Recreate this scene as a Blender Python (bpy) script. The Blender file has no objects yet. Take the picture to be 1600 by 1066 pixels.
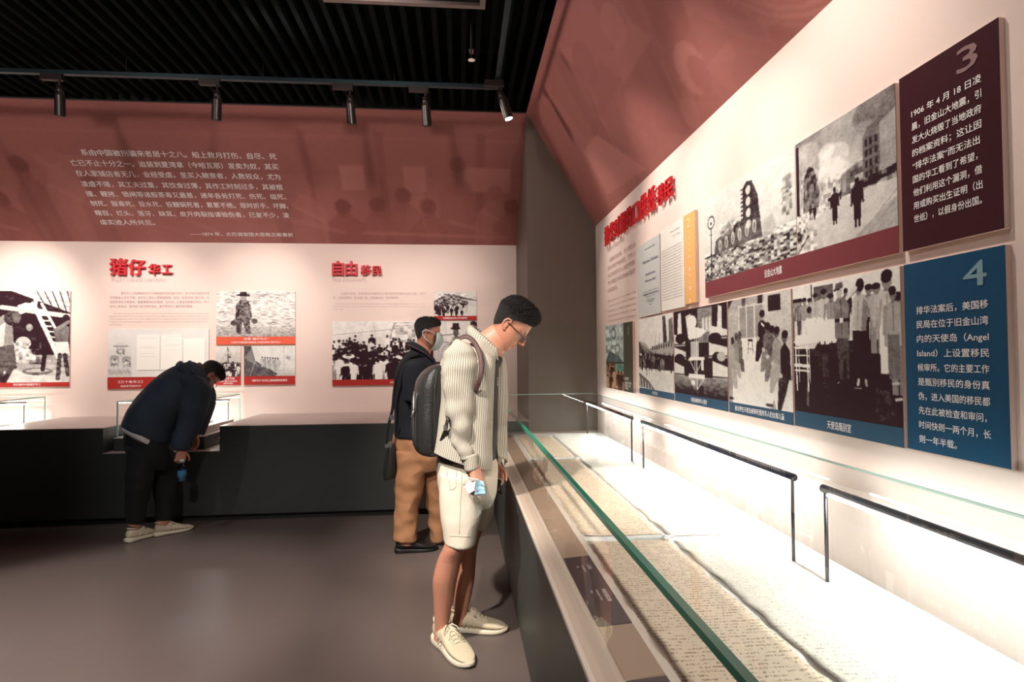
import bpy, math, random
import numpy as np
from mathutils import Vector, Matrix, noise

# ------------------------------------------------------------------ camera, world, exposure
scene = bpy.context.scene
COL = scene.collection
rad = math.radians
yaw, pitch, roll = rad(5.142), rad(1.377), rad(-0.468)
Fv = Vector((math.sin(yaw)*math.cos(pitch), math.cos(yaw)*math.cos(pitch), math.sin(pitch)))
Rv = Vector((math.cos(yaw), -math.sin(yaw), 0)); Uv = Rv.cross(Fv)
R2 = Rv*math.cos(roll)+Uv*math.sin(roll); U2 = -Rv*math.sin(roll)+Uv*math.cos(roll)
cd = bpy.data.cameras.new('camera'); cam = bpy.data.objects.new('camera', cd); COL.objects.link(cam)
M = Matrix((R2, U2, -Fv)).transposed().to_4x4(); M.translation = Vector((0, 0, 1.42)); cam.matrix_world = M
cd.sensor_width = 36; cd.lens = 903.3*36/1600; cd.clip_start = 0.02
scene.camera = cam
scene.view_settings.view_transform = 'Standard'; scene.view_settings.look = 'None'
scene.view_settings.gamma = 1; scene.view_settings.use_curve_mapping = False
scene.view_settings.exposure = 0.9
cy = scene.cycles
cy.max_bounces = 8; cy.transparent_max_bounces = 16; cy.sample_clamp_indirect = 4; cy.caustics_reflective = False; cy.caustics_refractive = False
w = bpy.data.worlds.new('world'); scene.world = w; w.use_nodes = True
w.node_tree.nodes['Background'].inputs[0].default_value = (0.75, 0.8, 0.9, 1)
w.node_tree.nodes['Background'].inputs[1].default_value = 0.03

def spot(name, loc, aim, power, size, blend=0.6, color=(1, .86, .76), radius=0.04):
    l = bpy.data.lights.new(name, 'SPOT'); l.energy = power; l.spot_size = rad(size); l.spot_blend = blend
    l.color = color; l.shadow_soft_size = radius
    o = bpy.data.objects.new(name, l); COL.objects.link(o); o.location = loc
    o.rotation_euler = (Vector(aim)-Vector(loc)).to_track_quat('-Z', 'Y').to_euler()
    return o
WARM = (1, .87, .78)
# gallery spotlights on the back track (lighting the back wall)
for sx, ax, pw in ((-5.2, -5.6, 130), (-4.1, -4.45, 150), (-2.94, -3.2, 90), (-1.826, -2.12, 140), (-0.843, -0.85, 75), (-0.26, -0.15, 130)):
    spot('wall_washer_light', (sx, 4.60, 3.27), (ax, 6.27, 1.80), pw, 46, 1.0, WARM)
for sx in (-6.0, -4.6, -3.5, -2.4, -1.3, -.2):  # added fill without fixtures, lifts the dark gaps between the wall pools
    spot('wall_fill_light', (sx, 4.60, 3.20), (sx, 6.27, 1.6), 34, 85, 1.0, (1, .84, .78))
# gallery spotlights on the side track (lighting the right wall)
for sy, ay, pw in ((4.45, 4.35, 72), (3.5, 3.3, 66), (2.6, 2.55, 74), (1.7, 1.8, 60), (0.6, 0.5, 18)):
    spot('wall_washer_light', (0.31, sy, 3.36), (1.25, ay, 1.95), pw, 62, 1.0, WARM)
# ceiling spotlights of the room behind the visitors
spot('ceiling_spot_light', (-1.3, .9, 3.5), (0.0, 2.85, 1.0), 430, 34, .7, (1, .90, .80), .05)
spot('ceiling_spot_light', (-3.6, .8, 3.5), (-2.35, 2.9, 0.0), 480, 38, .45, (1, .9, .86), .03)
spot('ceiling_spot_light', (-0.9, -0.6, 3.5), (-0.9, 2.3, 0.0), 340, 60, .9, (1, .9, .84), .06)
spot('ceiling_spot_light', (-1.5, 2.9, 3.5), (-0.3, 4.3, 1.0), 160, 36, .7, (1, .88, .8), .05)
spot('ceiling_spot_light', (-3.2, 2.4, 3.5), (-2.3, 4.9, 1.0), 45, 34, .8, (.92, .95, 1), .05)
for sy in (4.2, 2.6, 1.0):  # added floods with no fixture, only to brighten the red slope
    spot('slope_fill_light', (-1.6, sy-.3, 3.55), (.95, sy, 3.1), 52, 70, 1.0, (1, .88, .82), .1)
for sx in (-5.4, -3.4, -1.4):  # extra unseen floods, added to lift the leaning red band
    spot('band_fill_light', (sx+.6, 2.2, 3.55), (sx+.6, 5.75, 3.1), 64, 75, 1.0, (1, .88, .82), .1)

# ------------------------------------------------------------------ materials
def mat(name, color, rough=0.6, metal=0.0, var=0.0, vscale=8.0, bump=0.0, bscale=60.0, spec=0.5, attr=None, emit=None, estr=0, stripes=None, coat=0, sub=0):
    m = bpy.data.materials.new(name); m.use_nodes = True; nt = m.node_tree; b = nt.nodes['Principled BSDF']
    b.inputs['Base Color'].default_value = (*color, 1); b.inputs['Roughness'].default_value = rough
    b.inputs['Metallic'].default_value = metal; b.inputs['Specular IOR Level'].default_value = spec
    b.inputs['Coat Weight'].default_value = coat
    if sub:
        b.inputs['Subsurface Weight'].default_value = sub; b.inputs['Subsurface Radius'].default_value = (.01, .004, .002); b.inputs['Subsurface Scale'].default_value = 1
    src = None
    tc = nt.nodes.new('ShaderNodeTexCoord')
    if attr:
        a = nt.nodes.new('ShaderNodeAttribute'); a.attribute_name = attr
        mx = nt.nodes.new('ShaderNodeMix'); mx.data_type = 'RGBA'; mx.blend_type = 'MULTIPLY'; mx.inputs[0].default_value = 1
        mx.inputs[6].default_value = (*color, 1); nt.links.new(a.outputs['Color'], mx.inputs[7]); src = mx.outputs[2]
    if stripes:
        pitch_, dark = stripes
        uv = nt.nodes.new('ShaderNodeUVMap'); sp = nt.nodes.new('ShaderNodeSeparateXYZ'); nt.links.new(uv.outputs[0], sp.inputs[0])
        k = nt.nodes.new('ShaderNodeMath'); k.operation = 'MULTIPLY'; k.inputs[1].default_value = 2*math.pi/pitch_; nt.links.new(sp.outputs[0], k.inputs[0])
        s = nt.nodes.new('ShaderNodeMath'); s.operation = 'SINE'; nt.links.new(k.outputs[0], s.inputs[0])
        r = nt.nodes.new('ShaderNodeMapRange'); r.inputs[1].default_value = .1; r.inputs[2].default_value = .7; nt.links.new(s.outputs[0], r.inputs[0])
        mx = nt.nodes.new('ShaderNodeMix'); mx.data_type = 'RGBA'; mx.inputs[6].default_value = (*color, 1); mx.inputs[7].default_value = (*dark, 1)
        nt.links.new(r.outputs[0], mx.inputs[0]); src = mx.outputs[2]
    if var:
        n = nt.nodes.new('ShaderNodeTexNoise'); n.inputs['Scale'].default_value = vscale; n.inputs['Detail'].default_value = 6
        nt.links.new(tc.outputs['Object'], n.inputs['Vector'])
        r = nt.nodes.new('ShaderNodeMapRange'); r.inputs[3].default_value = 1-var; r.inputs[4].default_value = 1+var
        nt.links.new(n.outputs[0], r.inputs[0])
        mx = nt.nodes.new('ShaderNodeMix'); mx.data_type = 'RGBA'; mx.blend_type = 'MULTIPLY'; mx.inputs[0].default_value = 1
        mx.inputs[6].default_value = (*color, 1)
        if src: nt.links.new(src, mx.inputs[6])
        nt.links.new(r.outputs[0], mx.inputs[7]); src = mx.outputs[2]
    if src: nt.links.new(src, b.inputs['Base Color'])
    if bump:
        n = nt.nodes.new('ShaderNodeTexNoise'); n.inputs['Scale'].default_value = bscale; n.inputs['Detail'].default_value = 4
        nt.links.new(tc.outputs['Object'], n.inputs['Vector'])
        bp = nt.nodes.new('ShaderNodeBump'); bp.inputs['Strength'].default_value = bump; bp.inputs['Distance'].default_value = .01
        nt.links.new(n.outputs[0], bp.inputs['Height']); nt.links.new(bp.outputs[0], b.inputs['Normal'])
    if emit:
        b.inputs['Emission Color'].default_value = (*emit, 1); b.inputs['Emission Strength'].default_value = estr
    return m

def glass_mat(name, tint, refl=.6, f0=.05):
    """thin pane: clear, with a mirror share that grows towards grazing angles on either side"""
    m = bpy.data.materials.new(name); m.use_nodes = True; nt = m.node_tree; nt.nodes.clear()
    out = nt.nodes.new('ShaderNodeOutputMaterial'); mx = nt.nodes.new('ShaderNodeMixShader')
    t = nt.nodes.new('ShaderNodeBsdfTransparent'); t.inputs[0].default_value = (*tint, 1)
    g = nt.nodes.new('ShaderNodeBsdfGlossy'); g.inputs['Roughness'].default_value = 0.0
    ge = nt.nodes.new('ShaderNodeNewGeometry'); dp = nt.nodes.new('ShaderNodeVectorMath'); dp.operation = 'DOT_PRODUCT'
    nt.links.new(ge.outputs['Incoming'], dp.inputs[0]); nt.links.new(ge.outputs['Normal'], dp.inputs[1])
    def M_(op, a, b_=None):
        n = nt.nodes.new('ShaderNodeMath'); n.operation = op
        for i, v in enumerate((a, b_)):
            if v is None: continue
            if isinstance(v, (int, float)): n.inputs[i].default_value = v
            else: nt.links.new(v, n.inputs[i])
        return n.outputs[0]
    f = M_('ADD', M_('MULTIPLY', M_('POWER', M_('SUBTRACT', 1.0, M_('ABSOLUTE', dp.outputs['Value'])), 5.0), refl), f0)
    nt.links.new(f, mx.inputs[0]); nt.links.new(t.outputs[0], mx.inputs[1]); nt.links.new(g.outputs[0], mx.inputs[2])
    nt.links.new(mx.outputs[0], out.inputs[0]); return m

def writing_mat(name, color, ink, pu, pv, lo=.5):
    """paper with rows of handwriting (object x across the row, y down the page)"""
    m = mat(name, color, .75); nt = m.node_tree; b = nt.nodes['Principled BSDF']
    tc = nt.nodes.new('ShaderNodeTexCoord'); sp = nt.nodes.new('ShaderNodeSeparateXYZ'); nt.links.new(tc.outputs['Object'], sp.inputs[0])
    def math_(op, a, b_=None, c=None):
        n = nt.nodes.new('ShaderNodeMath'); n.operation = op
        for i, v in enumerate((a, b_, c)):
            if v is None: continue
            if isinstance(v, (int, float)): n.inputs[i].default_value = v
            else: nt.links.new(v, n.inputs[i])
        return n.outputs[0]
    wob = nt.nodes.new('ShaderNodeTexNoise'); wob.inputs['Scale'].default_value = 3; nt.links.new(tc.outputs['Object'], wob.inputs['Vector'])
    y = math_('MULTIPLY_ADD', wob.outputs[0], .012, sp.outputs[1])
    yy = math_('DIVIDE', y, pv); row = math_('FLOOR', yy); fr = math_('FRACT', yy)
    band = math_('MULTIPLY', math_('GREATER_THAN', fr, .25), math_('LESS_THAN', fr, .72))
    cb = nt.nodes.new('ShaderNodeCombineXYZ')
    nt.links.new(math_('DIVIDE', sp.outputs[0], pu), cb.inputs[0]); nt.links.new(math_('MULTIPLY', row, 7.31), cb.inputs[1]); nt.links.new(math_('MULTIPLY', fr, 2.0), cb.inputs[2])
    n1 = nt.nodes.new('ShaderNodeTexNoise'); n1.inputs['Scale'].default_value = 1; n1.inputs['Detail'].default_value = 3; nt.links.new(cb.outputs[0], n1.inputs['Vector'])
    n2 = nt.nodes.new('ShaderNodeTexNoise'); n2.inputs['Scale'].default_value = .18; nt.links.new(cb.outputs[0], n2.inputs['Vector'])
    ink_ = math_('MULTIPLY', band, math_('MULTIPLY', math_('GREATER_THAN', n1.outputs[0], lo), math_('GREATER_THAN', n2.outputs[0], .45)))
    st = nt.nodes.new('ShaderNodeTexNoise'); st.inputs['Scale'].default_value = 5; st.inputs['Detail'].default_value = 5; nt.links.new(tc.outputs['Object'], st.inputs['Vector'])
    mr = nt.nodes.new('ShaderNodeMapRange'); mr.inputs[3].default_value = .8; mr.inputs[4].default_value = 1.12; nt.links.new(st.outputs[0], mr.inputs[0])
    m0 = nt.nodes.new('ShaderNodeMix'); m0.data_type = 'RGBA'; m0.blend_type = 'MULTIPLY'; m0.inputs[0].default_value = 1; m0.inputs[6].default_value = (*color, 1); nt.links.new(mr.outputs[0], m0.inputs[7])
    mx = nt.nodes.new('ShaderNodeMix'); mx.data_type = 'RGBA'; mx.inputs[7].default_value = (*ink, 1)
    nt.links.new(m0.outputs[2], mx.inputs[6]); nt.links.new(ink_, mx.inputs[0]); nt.links.new(mx.outputs[2], b.inputs['Base Color'])
    return m

CREAM_WALL = mat('cream_wall_print', (.82, .675, .605), .75, attr='print')
RED_PRINT = mat('red_mural_print', (.34, .118, .102), .6, attr='print', bump=.05, bscale=200)
CHARCOAL = mat('charcoal_laminate', (.044, .049, .047), .45, var=.08, vscale=3)
BLOCK = mat('taupe_end_wall', (.17, .135, .112), .6, var=.05, vscale=2)
FLOOR = mat('floor_vinyl', (.130, .102, .092), .36, var=.10, vscale=1.2, bump=.06, bscale=300, spec=.55)
DARKROOM = mat('dark_wall_paint', (.05, .045, .045), .8, var=.1)
SLATM = mat('dark_ceiling_slat', (.0035, .0058, .0062), .8, metal=.0, var=.15, vscale=2, spec=.06)
VOID = mat('black_ceiling_void', (.003, .004, .004), .9)
TRACK = mat('track_aluminium', (.05, .08, .095), .3, metal=.8, var=.1)
BLACKM = mat('black_lamp_metal', (.03, .022, .02), .35, metal=.4, var=.1)
LENS = mat('lamp_lens', (.9, .9, .9), .2, emit=(1, .97, .92), estr=12)
LENSOFF = mat('lamp_lens_side', (.02, .02, .02), .4)
FRAMEM = mat('grey_steel_frame', (.28, .22, .21), .5, metal=.3, var=.1)
BOARD = mat('board_edge', (.72, .56, .5), .6, var=.03)
PHOTO = mat('photo_print', (1, 1, 1), .6, attr='print', spec=.12)
REDL = mat('red_acrylic_letter', (.62, .02, .03), .3, var=.05)
WHITE_INK = mat('white_ink', (.95, .93, .92), .5)
PALE_INK = mat('pale_ink', (.52, .36, .36), .7)
GREY_INK = mat('grey_ink', (.30, .26, .27), .7)
MAROON = mat('maroon_print', (.050, .013, .019), .45, spec=.15, var=.1, vscale=3)
MAROON2 = mat('wine_print', (.20, .045, .055), .45, spec=.15, var=.05)
BLUE = mat('blue_print', (.009, .070, .150), .45, spec=.15, var=.08, vscale=3)
BLUE2 = mat('slate_blue_print', (.03, .085, .15), .45, spec=.15, var=.05)
CAPRED = mat('caption_red', (.42, .035, .03), .45, spec=.15, var=.05)
CAPORANGE = mat('caption_orange', (.75, .13, .07), .45, spec=.15, var=.05)
ORANGE = mat('orange_print', (.80, .44, .16), .5, spec=.15, var=.04)
OLIVE = mat('olive_print', (.075, .075, .05), .5, spec=.15, var=.05)
PAPER = mat('paper_print', (.80, .78, .72), .6, spec=.15, var=.03, vscale=4)
GHOST3 = mat('numeral_maroon_tint', (.26, .16, .16), .5)
GHOST4 = mat('numeral_blue_tint', (.20, .36, .42), .5)
GHOST2 = mat('numeral_orange_tint', (.90, .66, .40), .5)
GHOST1 = mat('numeral_olive_tint', (.16, .16, .12), .5)
GLASS = glass_mat('case_glass', (.985, .995, .99), .62, .05)
EDGE = mat('green_glass_edge', (.022, .29, .19), .2, spec=.4)
EDGEP = mat('pale_glass_edge', (.45, .62, .56), .15, spec=.8)
LEDM = mat('led_diffuser', (1, 1, 1), .4, emit=(.95, 1, .95), estr=42)
LEDM2 = mat('small_led_diffuser', (1, 1, 1), .4, emit=(1, .97, .93), estr=42)
STEEL = mat('dark_steel', (.10, .09, .10), .3, metal=.8)
LEDGE = mat('taupe_ledge', (.50, .40, .32), .45, var=.05, vscale=4)
TRIM = mat('pale_metal_trim', (.70, .62, .53), .35, metal=.2)
TAN = mat('tan_label_board', (.40, .28, .20), .6, var=.05, vscale=6)
CREAMB = mat('cream_border', (.72, .62, .52), .6, var=.04)
DECK = mat('white_case_deck', (.85, .86, .84), .6, var=.02)
LABEL = mat('dark_label', (.06, .042, .045), .4, var=.05)
SHEET = writing_mat('handwritten_scroll', (.80, .66, .49), (.38, .27, .18), .0045, .016)
SHEET2 = writing_mat('pale_scroll', (.84, .80, .70), (.50, .46, .38), .0045, .016, .54)

# ------------------------------------------------------------------ mesh helpers
class MB:
    def __init__(s): s.v = []; s.f = []; s.uv = []
    def add(s, vs, fs, uv=None):
        o = len(s.v); s.v += [tuple(map(float, p)) for p in vs]; s.f += [tuple(i+o for i in f) for f in fs]
        s.uv += uv if uv else [(0, 0)]*len(vs); return s
    def box(s, a, b):
        x0, x1 = sorted((a[0], b[0])); y0, y1 = sorted((a[1], b[1])); z0, z1 = sorted((a[2], b[2]))
        return s.hexa([(x0, y0, z0), (x1, y0, z0), (x1, y1, z0), (x0, y1, z0)], [(x0, y0, z1), (x1, y0, z1), (x1, y1, z1), (x0, y1, z1)])
    def hexa(s, lo, hi):
        return s.add(lo+hi, [(3, 2, 1, 0), (4, 5, 6, 7), (0, 1, 5, 4), (1, 2, 6, 5), (2, 3, 7, 6), (3, 0, 4, 7)])
    def prism(s, poly, off):
        n = len(poly); off = Vector(off); a = [Vector(p) for p in poly]; b = [p+off for p in a]
        return s.add(a+b, [tuple(range(n))[::-1], tuple(range(n, 2*n))]+[(i, (i+1) % n, n+(i+1) % n, n+i) for i in range(n)])
    def tube(s, pts, r, n=8, cap=True, flat=1.0, closed=False):
        pts = [Vector(p) for p in pts]; N = len(pts); rs = r if isinstance(r, (list, tuple)) else [r]*N
        vs = []; ref = None
        for i, p in enumerate(pts):
            if closed: t = pts[(i+1) % N]-pts[i-1]
            else: t = pts[min(i+1, N-1)]-pts[max(i-1, 0)]
            t.normalize()
            if ref is None: ref = t.orthogonal().normalized()
            ref = (ref-t*ref.dot(t)).normalized(); bi = t.cross(ref)
            for k in range(n):
                a = 2*math.pi*k/n; vs.append(p+ref*math.cos(a)*rs[i]+bi*math.sin(a)*rs[i]*flat)
        fs = []
        for i in range(N if closed else N-1):
            j = (i+1) % N
            for k in range(n): fs.append((i*n+k, i*n+(k+1) % n, j*n+(k+1) % n, j*n+k))
        if cap and not closed: fs += [tuple(range(n))[::-1], tuple(range((N-1)*n, N*n))]
        return s.add(vs, fs)
    def ell(s, c, ax, n=14, m=10):
        c = Vector(c); A, B, C_ = [Vector(a) for a in ax]; vs = []; fs = []
        for i in range(1, m):
            th = math.pi*i/m
            for k in range(n):
                ph = 2*math.pi*k/n; vs.append(c+A*math.sin(th)*math.cos(ph)+B*math.sin(th)*math.sin(ph)+C_*math.cos(th))
        for i in range(m-2):
            for k in range(n): fs.append((i*n+k, (i+1)*n+k, (i+1)*n+(k+1) % n, i*n+(k+1) % n))
        t = len(vs); vs += [c+C_, c-C_]
        for k in range(n):
            fs.append((t, k, (k+1) % n)); fs.append((t+1, (m-2)*n+(k+1) % n, (m-2)*n+k))
        return s.add(vs, fs)
    def ball(s, c, r, n=12, m=8): return s.ell(c, ((r, 0, 0), (0, r, 0), (0, 0, r)), n, m)
    def build(s, name, m, parent=None, smooth=False, disp=None):
        me = bpy.data.meshes.new(name); vs = s.v
        if disp:
            me0 = bpy.data.meshes.new('t'); me0.from_pydata(vs, [], s.f); me0.update()
            vs = [tuple(Vector(p)+v.normal*disp(Vector(p))) for p, v in zip(vs, me0.vertices)]; bpy.data.meshes.remove(me0)
        me.from_pydata(vs, [], s.f); me.update()
        if any(u != (0, 0) for u in s.uv):
            ul = me.uv_layers.new(name='UVMap'); li = np.empty(len(me.loops), np.int32); me.loops.foreach_get('vertex_index', li)
            ul.data.foreach_set('uv', np.array(s.uv, np.float32)[li].ravel())
        if smooth: me.polygons.foreach_set('use_smooth', [True]*len(me.polygons))
        me.materials.append(m); o = bpy.data.objects.new(name, me); COL.objects.link(o)
        if parent: o.parent = parent; o.matrix_parent_inverse = parent.matrix_world.inverted()
        return o

def thing(name, label, cat, loc=(0, 0, 0), group=None):
    o = bpy.data.objects.new(name, None); o.empty_display_size = .05; COL.objects.link(o)
    o.matrix_world = Matrix.Translation(loc); o['label'] = label; o['category'] = cat
    if group: o['group'] = group
    return o
def tag(o, label, cat, group=None):
    o['label'] = label; o['category'] = cat
    if group: o['group'] = group
    return o
def struct(o): o['kind'] = 'structure'; return o

def catmull(a, k):
    out = []; n = len(a)
    for i in range(n-1):
        p0 = a[max(i-1, 0)]; p1 = a[i]; p2 = a[i+1]; p3 = a[min(i+2, n-1)]
        for j in range(k):
            t = j/k; out.append(.5*((2*p1)+(-p0+p2)*t+(2*p0-5*p1+4*p2-p3)*t*t+(-p0+3*p1-3*p2+p3)*t**3))
    out.append(a[-1]); return out
def rings_np(rings, k):
    a = [np.array(list(r[0])+list(r[1])+[r[2]]+[r[3] if len(r) > 3 else 2.0]+[r[4] if len(r) > 4 else 0.0]) for r in rings]
    return catmull(a, k) if k > 1 else a
def loft(mb, rings, S=(0, 1, 0), n=28, k=4, cap=True, start=math.pi/2, poly=None, uvscale=1.0):
    """rings: (back point, front point, half width[, squareness, side shift]) - an ellipse spanned by back-front and the side axis"""
    S = np.array(S, float); R = rings_np(rings, k); vs = []; uv = []; vl = 0; prev = None
    for r in R:
        B, Fp, hw, ex, sh = r[:3], r[3:6], r[6], r[7], r[8]; c = (B+Fp)/2+S*sh; a = (Fp-B)/2
        if prev is not None: vl += np.linalg.norm(c-prev)
        prev = c; row = []
        if poly is None:
            for i in range(n+1):
                th = start+2*math.pi*i/n; co, si = math.cos(th), math.sin(th)
                co = math.copysign(abs(co)**(2/ex), co); si = math.copysign(abs(si)**(2/ex), si)
                row.append(c+a*co+S*hw*si)
        else:
            for (t, q) in poly: row.append(c+a*t+S*hw*q)
        ul = 0
        for i, p in enumerate(row):
            vs.append(p); 
            if i: ul += np.linalg.norm(row[i]-row[i-1])
            uv.append((ul*uvscale+1e-4, vl+1e-4))
    # keep the stripe count constant along the piece: use mean width
    m = len(row); N = len(R)
    wmean = np.mean([uv[(i+1)*m-1][0] for i in range(N)])
    uv = [(uv[i*m+j][0]/uv[i*m+m-1][0]*wmean, uv[i*m+j][1]) for i in range(N) for j in range(m)]
    fs = [(i*m+j, i*m+j+1, (i+1)*m+j+1, (i+1)*m+j) for i in range(N-1) for j in range(m-1)]
    if cap and poly is None:
        c0 = np.mean(vs[:m-1], axis=0); c1 = np.mean(vs[-m:-1], axis=0); vs = vs+[c0, c1]; uv = uv+[uv[0], uv[-1]]; q = len(vs)
        fs += [(q-2, j+1, j) for j in range(m-1)]+[(q-1, (N-1)*m+j, (N-1)*m+j+1) for j in range(m-1)]
    mb.add(vs, fs, uv); return mb

def union(mb, name, m, parent, voxel=.006, smooth=4, factor=.5, disp=None):
    """melt the overlapping closed pieces in mb into one continuous skin"""
    me = bpy.data.meshes.new('tmp'); me.from_pydata(mb.v, [], mb.f); me.update()
    o = bpy.data.objects.new('tmp', me); COL.objects.link(o)
    r = o.modifiers.new('r', 'REMESH'); r.mode = 'VOXEL'; r.voxel_size = voxel; r.use_smooth_shade = True
    if smooth:
        s = o.modifiers.new('s', 'SMOOTH'); s.factor = factor; s.iterations = smooth
    dg = bpy.context.evaluated_depsgraph_get(); res = bpy.data.meshes.new_from_object(o.evaluated_get(dg))
    bpy.data.objects.remove(o); bpy.data.meshes.remove(me)
    if disp:
        n = len(res.vertices); nor = np.empty(n*3, np.float32); co = np.empty(n*3, np.float32)
        res.vertices.foreach_get('co', co); res.vertices.foreach_get('normal', nor); co = co.reshape(-1, 3); nor = nor.reshape(-1, 3)
        d = np.array([disp(Vector(p)) for p in co]); co = co+nor*d[:, None]; res.vertices.foreach_set('co', co.ravel().astype(np.float32)); res.update()
    res.name = name; res.materials.clear(); res.materials.append(m)
    res.polygons.foreach_set('use_smooth', [True]*len(res.polygons))
    ob = bpy.data.objects.new(name, res); COL.objects.link(ob)
    if parent: ob.parent = parent; ob.matrix_parent_inverse = parent.matrix_world.inverted()
    return ob

class Pl:
    """a wall plane: u along, v up, n out of the wall"""
    def __init__(s, o, U, V): s.o = Vector(o); s.U = Vector(U); s.V = Vector(V); s.N = s.U.cross(s.V)
    def p(s, u, v, n=0): return s.o+s.U*u+s.V*v+s.N*n
    def slab(s, mb, u0, u1, v0, v1, n0, n1):
        c = [s.p(u0, v0, n0), s.p(u1, v0, n0), s.p(u1, v1, n0), s.p(u0, v1, n0)]; d = [s.p(u0, v0, n1), s.p(u1, v0, n1), s.p(u1, v1, n1), s.p(u0, v1, n1)]
        return mb.hexa(c, d)
BACK = Pl((0, 6.269, 0), (1, 0, 0), (0, 0, 1))
RIGHT = Pl((1.2547, 0, 0), (0, -1, 0), (0, 0, 1))       # u = -y
FL = math.hypot(1.04, 1.021)
FASC = Pl((0, 6.269, 2.618), (1, 0, 0), (0, -1.04/FL, 1.021/FL))
SLOPE_L = math.hypot(.6371, 1.035)
SLOPE = Pl((1.2547, 0, 2.604), (0, -1, 0), (-.6371/SLOPE_L, 0, 1.035/SLOPE_L))

def text_mesh(s, size, ext=0.0, bold=0.02):
    c = bpy.data.curves.new('t', 'FONT'); c.body = s; c.size = size; c.resolution_u = 2; c.offset = 0; c.extrude = ext
    o = bpy.data.objects.new('t', c); me = bpy.data.meshes.new_from_object(o); bpy.data.objects.remove(o); bpy.data.curves.remove(c); return me
def put_text(mb, pl, s, u, v, size, n=.001, width=None, bold=.02, ext=0.0, align='l', tall=1.0):
    me = text_mesh(s, size, ext, bold); co = np.empty(len(me.vertices)*3, np.float32); me.vertices.foreach_get('co', co); co = co.reshape(-1, 3)
    if not len(co): return
    x0, x1 = co[:, 0].min(), co[:, 0].max(); k = 1.0
    if width: k = width/(x1-x0)
    sh = {'l': 0, 'c': -(x1-x0)*k/2, 'r': -(x1-x0)*k}[align]
    vs = [pl.p(u+sh+(c[0]-x0)*k, v+c[1]*tall, n+ext+c[2]) for c in co]
    fs = [tuple(p.vertices) for p in me.polygons]; dx = bold*size*.5
    for sx_, sv_, sn_ in (((0, 0, 0),) if dx <= 0 else ((-dx, 0, 0), (dx, dx*.6, 3e-5), (0, -dx*.6, 6e-5))): mb.add([v_+pl.U*sx_+pl.V*sv_+pl.N*sn_ for v_ in vs], fs)
    bpy.data.meshes.remove(me)

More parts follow.
